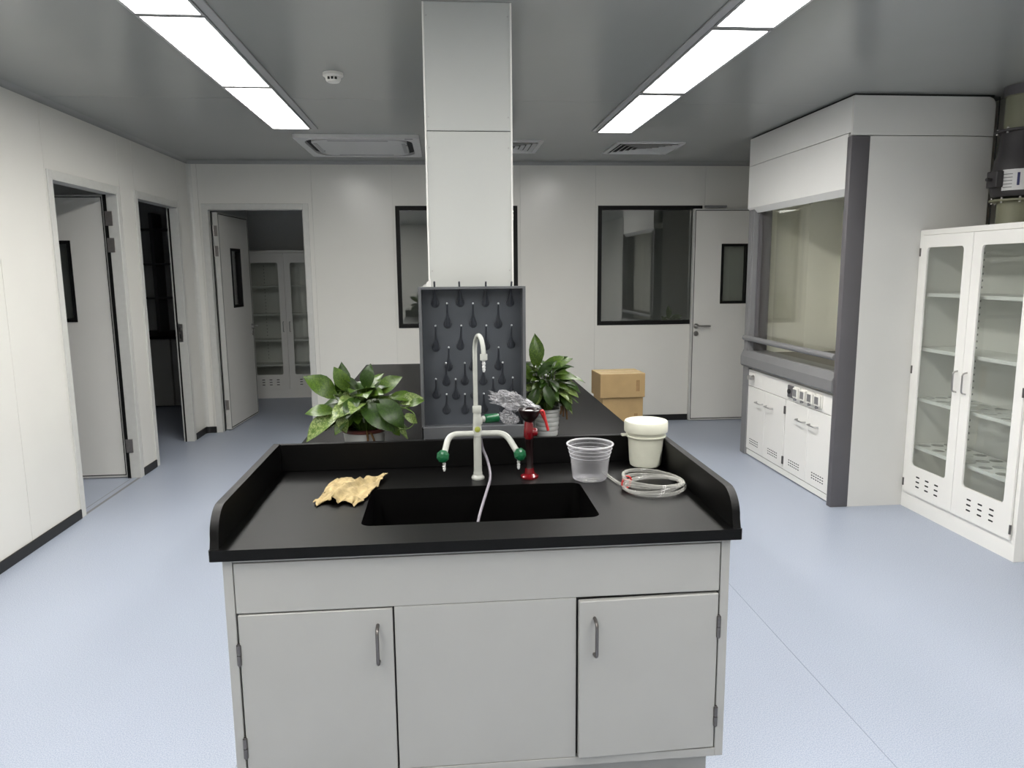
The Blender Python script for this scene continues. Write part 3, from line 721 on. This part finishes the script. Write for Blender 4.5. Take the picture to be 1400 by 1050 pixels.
b = MB(); NX, NY = 34, 22; rnd = random.Random(2)
c00, c10, c11, c01 = Vector((-.412, 2.200, 0)), Vector((-.275, 2.160, 0)), Vector((-.208, 2.470, 0)), Vector((-.378, 2.440, 0))
G = []
for i in range(NX+1):
    row = []
    for j in range(NY+1):
        u, v_ = i/NX, j/NY
        p = (c00*(1-u)+c10*u)*(1-v_)+(c01*(1-u)+c11*u)*v_
        e = min(u, 1-u, v_, 1-v_)
        rag = max(0, .12-e)/.12
        q = Vector((u*5, v_*5, .3))
        p.x += .016*rag*noise.noise(q*1.3)+.006*rag*noise.noise(q*4); p.y += .034*rag*noise.noise(q*1.3+Vector((7, 0, 0)))+.012*rag*noise.noise(q*4+Vector((3, 0, 0)))
        if v_ > .5: p.y -= .055*(v_-.5)*2*math.exp(-((u-.55)/.2)**2)
        h = .012+.016*noise.noise(Vector((u*2.2, v_*2.2, 1.7)))+.013*noise.noise(Vector((u*7, v_*7, .2)))+.006*noise.noise(Vector((u*18, v_*18, .2)))
        h += .016*math.exp(-((u-.55-.25*(v_-.5))/.07)**2)+.022*max(0, u-.85)/.15*max(0, v_-.6)/.4
        p.z = CZ+max(.003, h*(.55+.45*min(1, e/.1))+.004)
        row.append(b.bm.verts.new(p))
    G.append(row)
for i in range(NX):
    for j in range(NY): b.bm.faces.new((G[i][j], G[i+1][j], G[i+1][j+1], G[i][j+1]))
bmesh.ops.recalc_face_normals(b.bm, faces=b.bm.faces)
bmesh.ops.solidify(b.bm, geom=b.bm.faces, thickness=.0022)
o = b.build('chamois_cloth', M['cloth'], angle=60)
tag(o, 'crumpled tan chamois cloth left of the sink', 'cloth')

# crinkled plastic bag lying in the rack's drip tray
def crumple(name, m, c, ax, seed, amp, f=9, sub=4):
    b = MB(); bmesh.ops.create_icosphere(b.bm, subdivisions=sub, radius=1)
    for v in b.bm.verts:
        d = v.co.normalized(); q = d*f*.25+Vector((seed, 0, 0))
        s = 1+amp*(abs(noise.noise(q*2))*1.4-.3)+amp*.7*noise.noise(q*5)+amp*.35*noise.noise(q*11)
        v.co = Vector((d.x*ax[0]*s, d.y*ax[1]*s, d.z*ax[2]*s))
        taper = 1-.55*max(0, d.x); v.co.z *= taper
        v.co.z += -.22*v.co.x
        v.co += Vector(c)
    return b.build(name, m, angle=18)
o = crumple('plastic_bag', M['bag'], (.262, 2.79, .995), (.085, .035, .034), 3.1, .45)
tag(o, 'crinkled clear plastic bag on the drip tray of the drying rack', 'plastic bag')
o = crumple('plastic_bag', M['bag'], (.243, 2.80, .931), (.036, .030, .030), 9.7, .35)
tag(o, 'small bunched plastic wrap under the crinkled bag on the drip tray', 'plastic bag')

# ------------------------------------------------------------------ plants
def leaf_mesh(name, seed, m, narrow=1.0):
    rnd = random.Random(seed); N = 7; me = bpy.data.meshes.new(name)
    wprof = [.10, .36, .50, .52, .44, .26, .02]; V = []; Fc = []
    bend = rnd.uniform(.18, .40); fold = rnd.uniform(.12, .28); tw = rnd.uniform(-.15, .15)
    for i in range(N):
        t_ = i/(N-1); y = t_-(.10 if i == 1 else 0)*0; wv = wprof[i]*narrow*.62
        zc = -bend*t_*t_+.05*math.sin(t_*PI)
        for s in (-1, -.5, 0, .5, 1):
            x = s*wv; yy = t_-(.13*abs(s) if i == 0 else (.10*abs(s)**1.5 if i == 1 else .02*abs(s)))
            z = zc+fold*abs(s)*wv+.02*math.sin(5*t_+3*s+seed)+tw*x
            V.append((x, yy, z))
    for i in range(N-1):
        for j in range(4):
            a = i*5+j; Fc.append((a, a+1, a+6, a+5))
    me.from_pydata(V, [], Fc); me.materials.append(m)
    me.polygons.foreach_set('use_smooth', [True]*len(me.polygons)); return me
LM = [leaf_mesh('leaf', i, M[('leafA', 'leafB', 'leafC', 'leafA', 'leafB', 'leafB')[i]]) for i in range(6)]
LN = [leaf_mesh('leaf', 10+i, M[('leafA', 'leafB', 'leafC', 'leafB', 'leafA', 'leafA')[i]], .82) for i in range(6)]
def add_leaf(parent, me, base, direction, up, L):
    y = Vector(direction).normalized(); z = Vector(up); z = (z-y*z.dot(y)).normalized(); x = y.cross(z)
    R3 = Matrix((x, y, z)).transposed().to_4x4()
    o = bpy.data.objects.new('leaf', me); C.objects.link(o); o.parent = parent
    base = Vector(base)-off[parent.name]
    o.matrix_local = Matrix.Translation(base)@R3@Matrix.Scale(L, 4); return o
def stem_to(b, p0, p1, sag=.02, r=.0016):
    p0, p1 = Vector(p0), Vector(p1); m_ = (p0+p1)/2+Vector((0, 0, sag)); b.tube(smooth_path([p0, m_, p1], 4), r, 5)

def plant(name, label, cx, cy, pot_r, pot_h, LS, leaves, explicit, seed, rim, core, vine=None, dry=None):
    t = thing(name, label, 'potted plant', (cx, cy, CZ))
    if rim:
        MB().lathe([(0, 0), (pot_r*.80, 0), (pot_r*.84, .004), (pot_r*.95, pot_h-.014), (pot_r*.97, pot_h-.013), (pot_r, pot_h), (pot_r*.95, pot_h), (pot_r*.93, pot_h-.014), (0, pot_h-.014)], (cx, cy, CZ), n=36).build('pot', M['pot'], t)
        MB().lathe([(pot_r*.90, pot_h-.012), (pot_r*1.03, pot_h-.006), (pot_r*1.04, pot_h+.004), (pot_r*.92, pot_h+.006), (pot_r*.88, pot_h-.008)], (cx, cy, CZ), n=36, cap=False).build('inner_pot_rim', M['rim'], t)
    else:
        pr = [(0, 0), (pot_r*.76, 0), (pot_r*.84, .004)]
        for k in range(5):
            z = .008+k*(pot_h-.02)/5; r = pot_r*(.84+.14*k/5); pr += [(r, z), (r*1.035, z+(pot_h-.02)/12), (r, z+(pot_h-.02)/6)]
        pr += [(pot_r*.99, pot_h-.012), (pot_r*1.06, pot_h-.010), (pot_r*1.06, pot_h), (pot_r*.98, pot_h), (pot_r*.95, pot_h-.015), (0, pot_h-.015)]
        MB().lathe(pr, (cx, cy, CZ), n=36).build('pot', M['pot'], t)
    MB().lathe([(0, pot_h-.004), (pot_r*.6, pot_h-.006), (pot_r*.93, pot_h-.012), (pot_r*.93, pot_h-.016), (0, pot_h-.016)], (cx, cy, CZ), n=24).build('soil', M['soil'], t)
    rnd = random.Random(seed); sb = MB(); z0 = CZ+pot_h-.008
    for (ax_, r0, z_, L, el, sp) in leaves:
        n_ = sp
        for k in range(n_):
            a = ax_+2*PI*k/n_+rnd.uniform(-.3, .3); rr = r0*rnd.uniform(.75, 1.1); zz = z_+rnd.uniform(-.015, .015)
            d2 = Vector((math.cos(a), math.sin(a)*.75, 0)); base = Vector((cx+d2.x*rr, cy+d2.y*rr, zz))
            e = el+rnd.uniform(-.3, .3); dr = Vector((d2.x*math.cos(e), d2.y*math.cos(e), math.sin(e)))
            up = Vector((rnd.uniform(-.35, .35), -.35+rnd.uniform(-.35, .35), 1))
            tip = base+dr*L
            if tip.z < CZ+pot_h+.03 and tip.y < cy+.02 and abs(tip.x-cx) < pot_r*1.25: continue
            add_leaf(t, rnd.choice(LS), base, dr, up, L*rnd.uniform(.8, 1.15))
            stem_to(sb, (cx+d2.x*pot_r*.3, cy+d2.y*pot_r*.3, z0), base, .012)
    for (base, dr, up, L, mi) in explicit:
        add_leaf(t, LS[mi], base, dr, up, L); stem_to(sb, (cx+(base[0]-cx)*.2, cy, z0), base, .01)
    if vine:
        for v_ in vine: sb.tube(smooth_path(v_, 6), .0019, 6)
    sb.build('stems', M['stem'], t)
    if dry:
        for (base, dr, up, L) in dry:
            b = MB().tube(smooth_path([Vector(base), Vector(base)+Vector(dr)*L*.5+Vector((.003, 0, 0)), Vector(base)+Vector(dr)*L], 4), .004, 6, rr=None)
            b.build('withered_leaf', M['dry'], t)
    return t
S = .1
px_, py_ = -.318, 2.80
plant('potted_pothos', 'leafy green pothos in a white pot on the bench left of the drying rack', px_, py_, .083, .105, LM,
      [(0.2, .085, .985, .105, -.15, 10), (.5, .055, 1.025, .10, .25, 9), (.1, .100, .945, .10, -.35, 9), (.9, .03, 1.05, .09, .7, 6), (.3, .05, .96, .09, 0, 7), (.8, .045, .99, .085, .1, 9), (.1, .02, 1.01, .085, .3, 6), (.4, .095, 1.005, .095, 0, 10), (.6, .075, .965, .09, -.2, 9), (.25, .06, 1.05, .08, .4, 6)],
      [((-.425, 2.76, 1.045), (-.62, -.15, .55), (.25, -.8, .6), .125, 1),
       ((-.400, 2.78, 1.055), (.22, -.1, .9), (.5, -.8, .1), .105, 0),
       ((-.375, 2.76, 1.07), (-.25, -.2, .6), (.1, -.9, .4), .09, 4),
       ((-.300, 2.76, 1.075), (.10, -.1, .55), (-.1, -.9, .3), .085, 3),
       ((-.250, 2.76, 1.055), (.55, -.15, .42), (.1, -.8, .6), .10, 1),
       ((-.430, 2.74, .985), (-.85, -.2, .12), (0, -.6, .8), .095, 4),
       ((-.420, 2.72, .965), (-.70, -.3, -.34), (-.3, -.7, .5), .125, 2),
       ((-.320, 2.68, 1.005), (-.85, -.3, -.05), (0, -.5, .8), .095, 2),
       ((-.300, 2.68, 1.005), (.75, -.3, -.42), (.3, -.8, .4), .135, 0),
       ((-.245, 2.69, 1.020), (.60, -.25, -.50), (.4, -.8, .3), .125, 3),
       ((-.390, 2.68, .985), (.25, -.3, -.75), (.1, -.95, .1), .07, 2),
       ((-.335, 2.70, 1.035), (-.2, -.5, -.3), (0, -.6, .8), .09, 3),
       ((-.200, 2.74, 1.035), (.75, -.2, .06), (0, -.6, .8), .09, 5),
       ((-.165, 2.72, 1.018), (.75, -.15, .30), (-.1, -.8, .6), .075, 2),
       ((-.135, 2.70, 1.010), (.55, -.1, .25), (-.1, -.7, .6), .055, 1),
       ((-.150, 2.68, .975), (.55, -.1, -.35), (-.1, -.8, .5), .05, 2),
       ((-.205, 2.70, .930), (.35, -.1, -.4), (-.1, -.8, .5), .045, 5)],
      11, True, .1,
      vine=[[(-.30, 2.78, .93), (-.24, 2.74, .985), (-.18, 2.72, 1.0), (-.13, 2.70, .985), (-.118, 2.69, .955), (-.14, 2.69, .925), (-.19, 2.70, .915)]],
      dry=[((-.300, 2.712, .915), (.02, -.1, -.9), (0, -1, 0), .07), ((-.285, 2.714, .905), (.25, -.1, -.85), (0, -1, 0), .07)])
px_, py_ = .424, 3.05
plant('potted_pothos', 'bushy green pothos in a ribbed pale pot on the bench right of the drying rack', px_, py_, .056, .118, LN,
      [(0.2, .075, 1.03, .085, -.15, 10), (.5, .05, 1.07, .08, .2, 9), (.1, .085, .985, .08, -.35, 10), (.9, .035, 1.09, .075, .6, 7), (.3, .05, 1.00, .08, -.1, 8), (.7, .065, .955, .07, -.5, 9), (.35, .035, .97, .07, .1, 9), (.8, .05, 1.04, .075, .1, 10), (.5, .07, .99, .07, -.7, 9)],
      [((.372, 3.00, 1.115), (.02, -.05, 1), (.15, -1, .1), .125, 3),
       ((.405, 3.00, 1.095), (.72, -.1, .36), (-.2, -.8, .6), .125, 1),
       ((.385, 2.98, 1.075), (.5, -.2, .5), (-.1, -.8, .5), .085, 0),
       ((.345, 3.00, 1.06), (-.3, -.2, .5), (-.1, -.8, .5), .085, 1),
       ((.460, 3.00, 1.06), (.75, -.2, .05), (0, -.7, .7), .085, 3),
       ((.480, 3.00, 1.02), (.65, -.2, -.3), (0, -.6, .7), .085, 2),
       ((.470, 2.99, .985), (.55, -.2, -.55), (.2, -.7, .5), .085, 0),
       ((.410, 2.97, 1.02), (.2, -.3, -.7), (0, -.9, .3), .09, 4),
       ((.370, 2.97, 1.01), (-.3, -.3, -.6), (0, -.9, .3), .085, 0),
       ((.500, 3.0, 1.03), (.6, -.1, -.2), (0, -.6, .8), .07, 5)],
      23, False, .1,
      dry=[((.485, 3.01, .945), (.05, -.1, -.95), (0, -1, 0), .06), ((.495, 3.02, .94), (.15, 0, -.9), (0, -1, 0), .075), ((.478, 3.0, .935), (-.1, 0, -.9), (0, -1, 0), .04)])

# ------------------------------------------------------------------ cardboard boxes
def carton(x0, x1, y0, y1, z0, z1, label, rz=0, open_top=False):
    c = ((x0+x1)/2, (y0+y1)/2, z0); t = thing('cardboard_box', label, 'cardboard box', c, 0, group='cardboard boxes stacked by the back wall')
    MB().box(x0, x1, y0, y1, z0, z1-.001, .003, 1).build('carton', M['card'], t)
    for yy in ((y0+.002, (y0+y1)/2-.001), ((y0+y1)/2+.001, y1-.002)): MB().box(x0+.002, x1-.002, yy[0], yy[1], z1-.003, z1, .0008, 1).build('flap', M['cardlit'], t)
    ym = (y0+y1)/2; MB().box(x0-.0005, x1+.0005, ym-.025, ym+.025, z1-.0005, z1+.0006).build('tape', M['tape'], t, flat=True)
    MB().box(x1-.075, x1-.045, y0-.0006, y0, z0+(z1-z0)*.25, z0+(z1-z0)*.72).build('printed_mark', M['print'], t, flat=True)
    t.rotation_euler = (0, 0, rz); return t
carton(1.235, 1.575, 5.72, 5.99, 0, .478, 'tall lower cardboard box on the floor beyond the bench', math.radians(4))
carton(1.215, 1.585, 5.70, 5.99, .48, .675, 'flat upper cardboard box stacked on the taller carton', math.radians(3))

# ------------------------------------------------------------------ glass-fronted storage cabinets
def storage_cabinet(label, loc, rz, W=.94, Dp=.30, Ht=1.716, perf=True):
    t = thing('storage_cabinet', label, 'cabinet', loc, rz, local=True, group='white glass-fronted storage cabinets')
    b = MB().box(0, .016, .0, Dp, 0, Ht).box(W-.016, W, 0, Dp, 0, Ht).box(.016, W-.016, 0, Dp, Ht-.03, Ht)
    b.box(.016, W-.016, Dp-.01, Dp, .0, Ht-.03).box(.016, W-.016, .0, Dp-.01, 0, .06).box(.016, W-.016, 0, Dp-.01, .12, .135).box(.016, W-.016, 0, .012, .06, .12)
    b.build('carcass', M['white'], t, flat=True)
    MB().ring([(0, 0), (W, 0), (W, Ht), (0, Ht)], [(.026, .105), (W-.026, .105), (W-.026, Ht-.030), (.026, Ht-.030)], -.002, .0, FXZ).build('face_frame', M['white'], t)
    for z, pf in ((1.335, 0), (1.005, 0), (.695, 1), (.395, 1)):
        b = MB()
        if pf and perf:
            nx, ny = 7, 3; sx, sy = (W-.036)/nx, (Dp-.05)/ny; r = .036
            for i in range(nx):
                for j in range(ny):
                    x0, y0 = .018+i*sx, .03+j*sy; cx, cy = x0+sx/2, y0+sy/2; out, inn_ = [], []
                    for k in range(16):
                        a = 2*PI*(k+.5)/16; c, s = math.cos(a), math.sin(a); m_ = max(abs(c)/(sx/2), abs(s)/(sy/2))
                        out.append((cx+c/m_, cy+s/m_)); inn_.append((cx+r*c, cy+r*s))
                    b.ring(out, inn_, z+.006, z+.008)
            b.box(.018, W-.018, .022, .03, z-.012, z+.008)
        else:
            b.box(.018, W-.018, .022, Dp-.012, z-.012, z+.008)
        b.build('shelf', M['white2'], t, flat=True)
    b = MB()
    for z in [.45+.04*k for k in range(29)]: b.box(.165, .173, Dp-.0108, Dp-.0098, z, z+.012)
    b.build('shelf_slots', M['hmid'], t, kind='stuff', flat=True)
    for (a0, a1, hx, side) in ((.028, W/2-.0015, W/2-.038, 0), (W/2+.0015, W-.028, W/2+.038, 1)):
        w0 = a0+.060 if side == 0 else a0+.068; w1 = a1-.068 if side == 0 else a1-.060
        d_ = MB().ring(rrect(a0, a1, .108, Ht-.033, .002, 6), rrect(w0, w1, .285, 1.612, .022, 6), -.014, -.0025, FXZ).build('door', M['white'], t)
        MB().box(w0-.004, w1+.004, -.006, -.003, .281, 1.616).build('pane', M['cabglass'], d_, flat=True)
        MB().tube(fillet([(hx, -.014, .800), (hx, -.040, .806), (hx, -.040, .914), (hx, -.014, .920)], .014), .0048, 8).build('handle', M['steel'], d_)
        xh = a0-.001 if side == 0 else a1+.001
        for z in (1.585, .875, .165): MB().cyl((xh, -.014, z-.024), .006, .048, n=10).build('hinge', M['dsteel'], d_)
        for i in range(3):
            for j in range(3):
                x = (a0+a1)/2+(i-1)*.085; z = .225-j*.030
                MB().prism(rrect(x-.017, x+.017, z-.0045, z+.0045, .0044, 3), -.0146, -.0138, FXZ).build('vent_slot', M['slot'], d_)
    return t
storage_cabinet('tall white cabinet with two glass doors beside the fume hood on the right', (2.87, 4.262, 0), -PI/2)
storage_cabinet('tall cabinet with glass doors standing in the dark room behind the back left doorway', (-2.345, 8.95, 0), 0, perf=False, Ht=1.755)

# ------------------------------------------------------------------ fume hood
# local frame: x along the front (0 = far end), y into the hood, origin on the floor at the far front corner
HW, HD = 1.47, .88
t = thing('fume_hood', 'large white and grey fume hood with glass sash against the right wall', 'fume hood', (2.40, 5.735, 0), -PI/2, local=True)
# near side panel (rounded top rear corner)
MB().prism([(.105, .0), (HD, .0), (HD, 2.262), (.105, 2.262)], HW-.02, HW, FYZ).build('side_panel', M['hood'], t, flat=True)
pr = [(.0, 2.266), (HD, 2.266)]+[(HD-.05+.05*math.cos(a), ZC-.012-.05+.05*math.sin(a)) for a in [PI/2*k/6 for k in range(7)]]+[(.0, ZC-.012)]
MB().prism(pr, HW-.018, HW+.001, FYZ).build('upper_side_panel', M['hood'], t)
MB().prism([(.105, .0), (HD, .0), (HD, ZC-.012), (.105, ZC-.012)], 0, .02, FYZ).build('side_panel', M['hood'], t, flat=True)
MB().box(0, HW-.018, 0, .018, 2.285, ZC-.012, .001, 1).build('front_panel', M['hoodfront'], t)
pf = [(.0, 2.281), (.0, 1.965), (.035, 1.925), (.05, 1.925), (.05, 2.281)]
MB().prism(pf, 0, HW-.045, FYZ).build('sash_cover', M['hoodfront'], t, flat=True)
MB().box(.005, HW-.005, .01, HD-.01, ZC-.012, ZC-.001).build('top_gap_shade', M['slot'], t, flat=True)  # dark sheet paints the shade in the gap between hood and ceiling
MB().box(HW-.046, HW+.002, -.003, .112, 0, 2.262, .004, 2).build('corner_post', M['hgrey'], t)
MB().box(0, .100, .012, .112, 0, 1.96, .003, 1).box(.062, .078, .004, .012, .85, 1.93, .001, 1).box(.084, .094, .0, .012, .85, 1.93, .001, 1).build('corner_post', M['hmid'], t, label='light grey grooved post at the far end of the hood')
MB().box(.100, .118, .05, .15, .85, 1.95).build('sash_channel', M['hgrey'], t, flat=True)
MB().box(HW-.062, HW-.045, .05, .15, .85, 1.95).build('sash_channel', M['hgrey'], t, flat=True)
MB().prism([(-.012, .735), (-.012, .80), (.010, .850), (.16, .850), (.16, .72), (.0, .72)], .0, HW-.046, FYZ).build('front_sill', M['hmid'], t, flat=True)
MB().box(.02, HW-.02, .16, HD-.02, .79, .825).build('work_surface', M['worktop'], t, flat=True)
MB().box(.02, HW-.02, HD-.03, HD-.01, .70, ZC-.02).build('back_panel', M['cream'], t, flat=True)
MB().box(.02, .03, .15, HD-.03, .825, 2.2).box(HW-.03, HW-.02, .15, HD-.03, .825, 2.2).build('liner', M['cream'], t, flat=True)
MB().box(.03, HW-.03, .06, HD-.03, 2.02, 2.035).build('inner_ceiling', M['cream'], t, flat=True)
MB().box(.20, .58, HD-.16, HD-.155, .95, 1.85, .001, 1).build('baffle', M['cream'], t).rotation_euler = (0, 0, 0)
MB().box(.03, HW-.03, HD-.11, HD-.10, .93, 1.95).build('baffle', M['cream'], t, flat=True)
b_ = MB().box(HW-.20, HW-.14, .70, .765, 1.0, 1.80).build('service_strip', M['white'], t)
for z in (1.22, 1.40, 1.56): MB().box(HW-.202, HW-.138, .69, .70, z, z+.012).build('bracket', M['slot'], b_)
MB().cyl((.62, .20, 1.985), .022, .036, n=14).lathe([(.014, 0), (.03, -.02), (.026, -.034), (0, -.036)], (.62, .20, 1.985), (0, -.4, 1), 14).build('lamp_fitting', M['hgrey'], t)
# sash
s_ = MB().box(.118, HW-.062, .075, .081, .935, 1.955).build('sash_pane', M['hoodglass'], t, flat=True)
sh = MB().cyl((.02, .006, .948), .021, HW-.07, (1, 0, 0), 20)
for x in (.118, HW-.075): sh.box(x, x+.03, .006, .078, .925, .955, .003, 1)
sh.build('sash_handle', M['hmid'], s_)
MB().box(.118, HW-.062, .066, .090, .925, .945, .003, 1).build('sash_rail', M['hmid'], s_)
MB().box(.30, .80, .105, .110, .90, 1.96).build('rear_sash_pane', M['hoodglass'], t, flat=True)
# base cabinet
y0 = .028
MB().box(.06, HW-.046, y0+.02, HD-.02, 0.01, .72).build('base_carcass', M['white'], t, flat=True)
MB().box(.075, HW-.047, y0-.006, y0+.02, .572, .700, .002, 1).build('control_panel', M['white'], t)
MB().box(.075, HW-.047, y0-.002, y0+.02, .008, .050, .001, 1).build('kick_panel', M['white'], t)
MB().box(.075, HW-.047, y0+.010, y0+.0205, .05, .572).build('shadow_gap', M['cabedge'], t, flat=True)
edges = [(.077, .412), (.415, .745), (.757, 1.085), (1.088, HW-.050)]
for i, (a0, a1) in enumerate(edges):
    d_ = MB().box(a0, a1, y0-.006, y0+.012, .056, .568, .002, 1).build('door', M['white'], t)
    m_ = (a0+a1)/2
    hc = a1-.085 if i % 2 == 0 else a0+.085
    MB().tube(fillet([(hc-.055, y0-.004, .462), (hc-.050, y0-.034, .462), (hc+.050, y0-.034, .462), (hc+.055, y0-.004, .462)], .014), .0048, 8).build('handle', M['steel'], d_)
    hx = a0 if i % 2 == 0 else a1
    for z in (.49, .12): MB().cyl((hx, y0-.008, z-.028), .006, .056, n=10).build('hinge', M['dsteel'], d_)
    b = MB()
    for r in range(3):
        for c in range(6): b.prism(rrect(m_-.085+c*.028, m_-.067+c*.028, .105+r*.018, .112+r*.018, .003, 2), y0-.0066, y0-.0055, FXZ)
    b.build('vent_slots', M['slot'], d_, kind='stuff')
for i, x in enumerate((.835, .935, 1.035, 1.135, 1.235)):
    blk = i == 0
    sk = MB().box(x-.038, x+.038, y0-.020, y0-.006, .595, .682, .004, 1).build('socket', M['hgrey' if blk else 'plastic'], t, label='black switch box' if blk else 'white socket')
    if blk:
        MB().cyl((x, y0-.020, .64), .016, -.012, (0, 1, 0), 14).build('switch', M['slot'], sk)
    else:
        MB().box(x-.034, x+.034, y0-.034, y0-.019, .606, .678, .005, 1).build('cover', thin_cover if 'thin_cover' in globals() else M['plastic'], sk)
        MB().box(x-.024, x+.024, y0-.0352, y0-.0335, .620, .668, .002, 1).build('cover_frame', M['hmid'], sk)
        MB().cyl((x, y0-.022, .600), .010, -.016, (0, 1, 0), 10).build('latch', M['hmid'], sk)
MB().lathe([(.020, 0), (.020, .006), (.009, .008), (.009, .030), (.018, .032), (.018, .044), (0, .046)], (.185, y0-.006, .645), (0, -1, 0), 16).box(.180, .225, y0-.045, y0-.015, .630, .660, .004, 1).build('valve_knob', M['steel'], t)

# ------------------------------------------------------------------ exhaust pipe with inline fan
PXc, PYc = 3.275, 4.04
t = thing('exhaust_pipe', 'olive grey exhaust pipe with dark inline fan above the glass-fronted cabinet', 'pipe', (PXc, PYc, 0))
MB().lathe([(.088, 0), (.088, 1.87)], (PXc, PYc, 0), n=32).build('lower_pipe', M['pvc'], t)
MB().lathe([(.088, 2.26), (.088, ZC-.06), (.094, ZC-.058), (.094, ZC)], (PXc, PYc, 0), n=32).build('upper_pipe', M['pvc'], t)
MB().lathe([(.098, ZC-.055), (.098, ZC-.002)], (PXc, PYc, 0), n=32).build('ceiling_collar', M['hgrey'], t)
MB().lathe([(.095, 1.885), (.116, 1.89), (.128, 1.915), (.128, 2.055), (.120, 2.085), (.118, 2.10), (.108, 2.13), (.100, 2.20), (.098, 2.245), (.106, 2.25)], (PXc, PYc, 0), n=36).build('fan_housing', M['fan'], t)
for z in (1.862, 2.245):
    f_ = MB().lathe([(.124, z), (.130, z+.003), (.130, z+.012), (.124, z+.015), (.09, z+.015), (.09, z)], (PXc, PYc, 0), n=36).build('flange', M['pvc' if z < 2 else 'fan'], t)
    for k in range(8):
        a = 2*PI*k/8+.3; MB().cyl((PXc+.115*math.cos(a), PYc+.115*math.sin(a), z-.008), .006, .032, n=8).build('bolt', M['steel'], f_)
def curved_label(a0, a1, r, z0, z1, m, parent, name, n=8):
    b = MB(); ins = []; 
    for k in range(n+1):
        a = a0+(a1-a0)*k/n; ins.append((PXc+r*math.cos(a), PYc+r*math.sin(a)))
    outs = [(PXc+(r+.0008)*math.cos(a0+(a1-a0)*k/n), PYc+(r+.0008)*math.sin(a0+(a1-a0)*k/n)) for k in range(n+1)]
    b.prism(outs+ins[::-1], z0, z1); return b.build(name, m, parent)
lb = curved_label(-2.82, -1.96, .1284, 1.92, 2.035, M['label'], t, 'label')
curved_label(-2.25, -2.15, .1293, 1.945, 2.015, M['ink'], lb, 'arrow_mark', 3)
for k in range(5): curved_label(-2.78, -2.42, .1293, 1.935+k*.018, 1.939+k*.018, M['hmid'], lb, 'print_line', 4)
MB().box(PXc-.165, PXc-.120, PYc-.05, PYc+.03, 1.94, 2.03, .004, 1).cyl((PXc-.16, PYc-.01, 1.985), .009, -.035, (1, 0, 0), 10).build('cable_gland', M['fan'], t)
o = MB().tube([(3.292, 4.252, .3), (3.292, 4.252, ZC-.014)], .0035, 8).build('conduit_cable', M['slot'])
tag(o, 'thin dark cable running down beside the fume hood and the exhaust pipe', 'cable')

# ------------------------------------------------------------------ furniture in the dark side room and behind the windows
t = thing('side_bench', 'dark topped lab bench with white cupboards in the dark side room', 'bench', (-3.6, 8.9, 0))
MB().box(-4.9, -2.5, 8.42, 9.38, .78, .81, .003, 1).build('worktop', M['epoxy'], t)
for k in range(4): MB().box(-4.85+k*.6, -4.27+k*.6, 8.48, 9.36, .02, .78, .003, 1).build('cupboard', M['cab'], t)
t = thing('shelf_rack', 'dark shelving rack standing in the unlit side room', 'shelf', (-3.4, 9.2, .81))
for x in (-4.2, -3.4, -2.6): MB().box(x-.02, x+.02, 9.1, 9.38, .81, 2.2).build('upright', M['hgrey'], t, flat=True)
for z in (1.2, 1.6, 2.0): MB().box(-4.2, -2.58, 9.1, 9.38, z, z+.02).build('shelf', M['hgrey'], t, flat=True)
t = thing('side_table', 'low pale table standing behind the right back window', 'table', (1.7, 7.65, 0))
MB().box(.7, 2.75, 7.35, 7.95, .655, .68, .003, 1).build('tabletop', M['cab'], t)
for x, y in ((.75, 7.4), (2.7, 7.4), (.75, 7.9), (2.7, 7.9)): MB().box(x-.02, x+.02, y-.02, y+.02, 0, .655).build('leg', M['steel'], t, flat=True)
c = copy_tree([o for o in bpy.data.objects if o.name == 'potted_pothos.001'][0])
c.location = (2.40, 7.62, .68); c['label'] = 'shadowy potted plant behind the glass of the right back window'
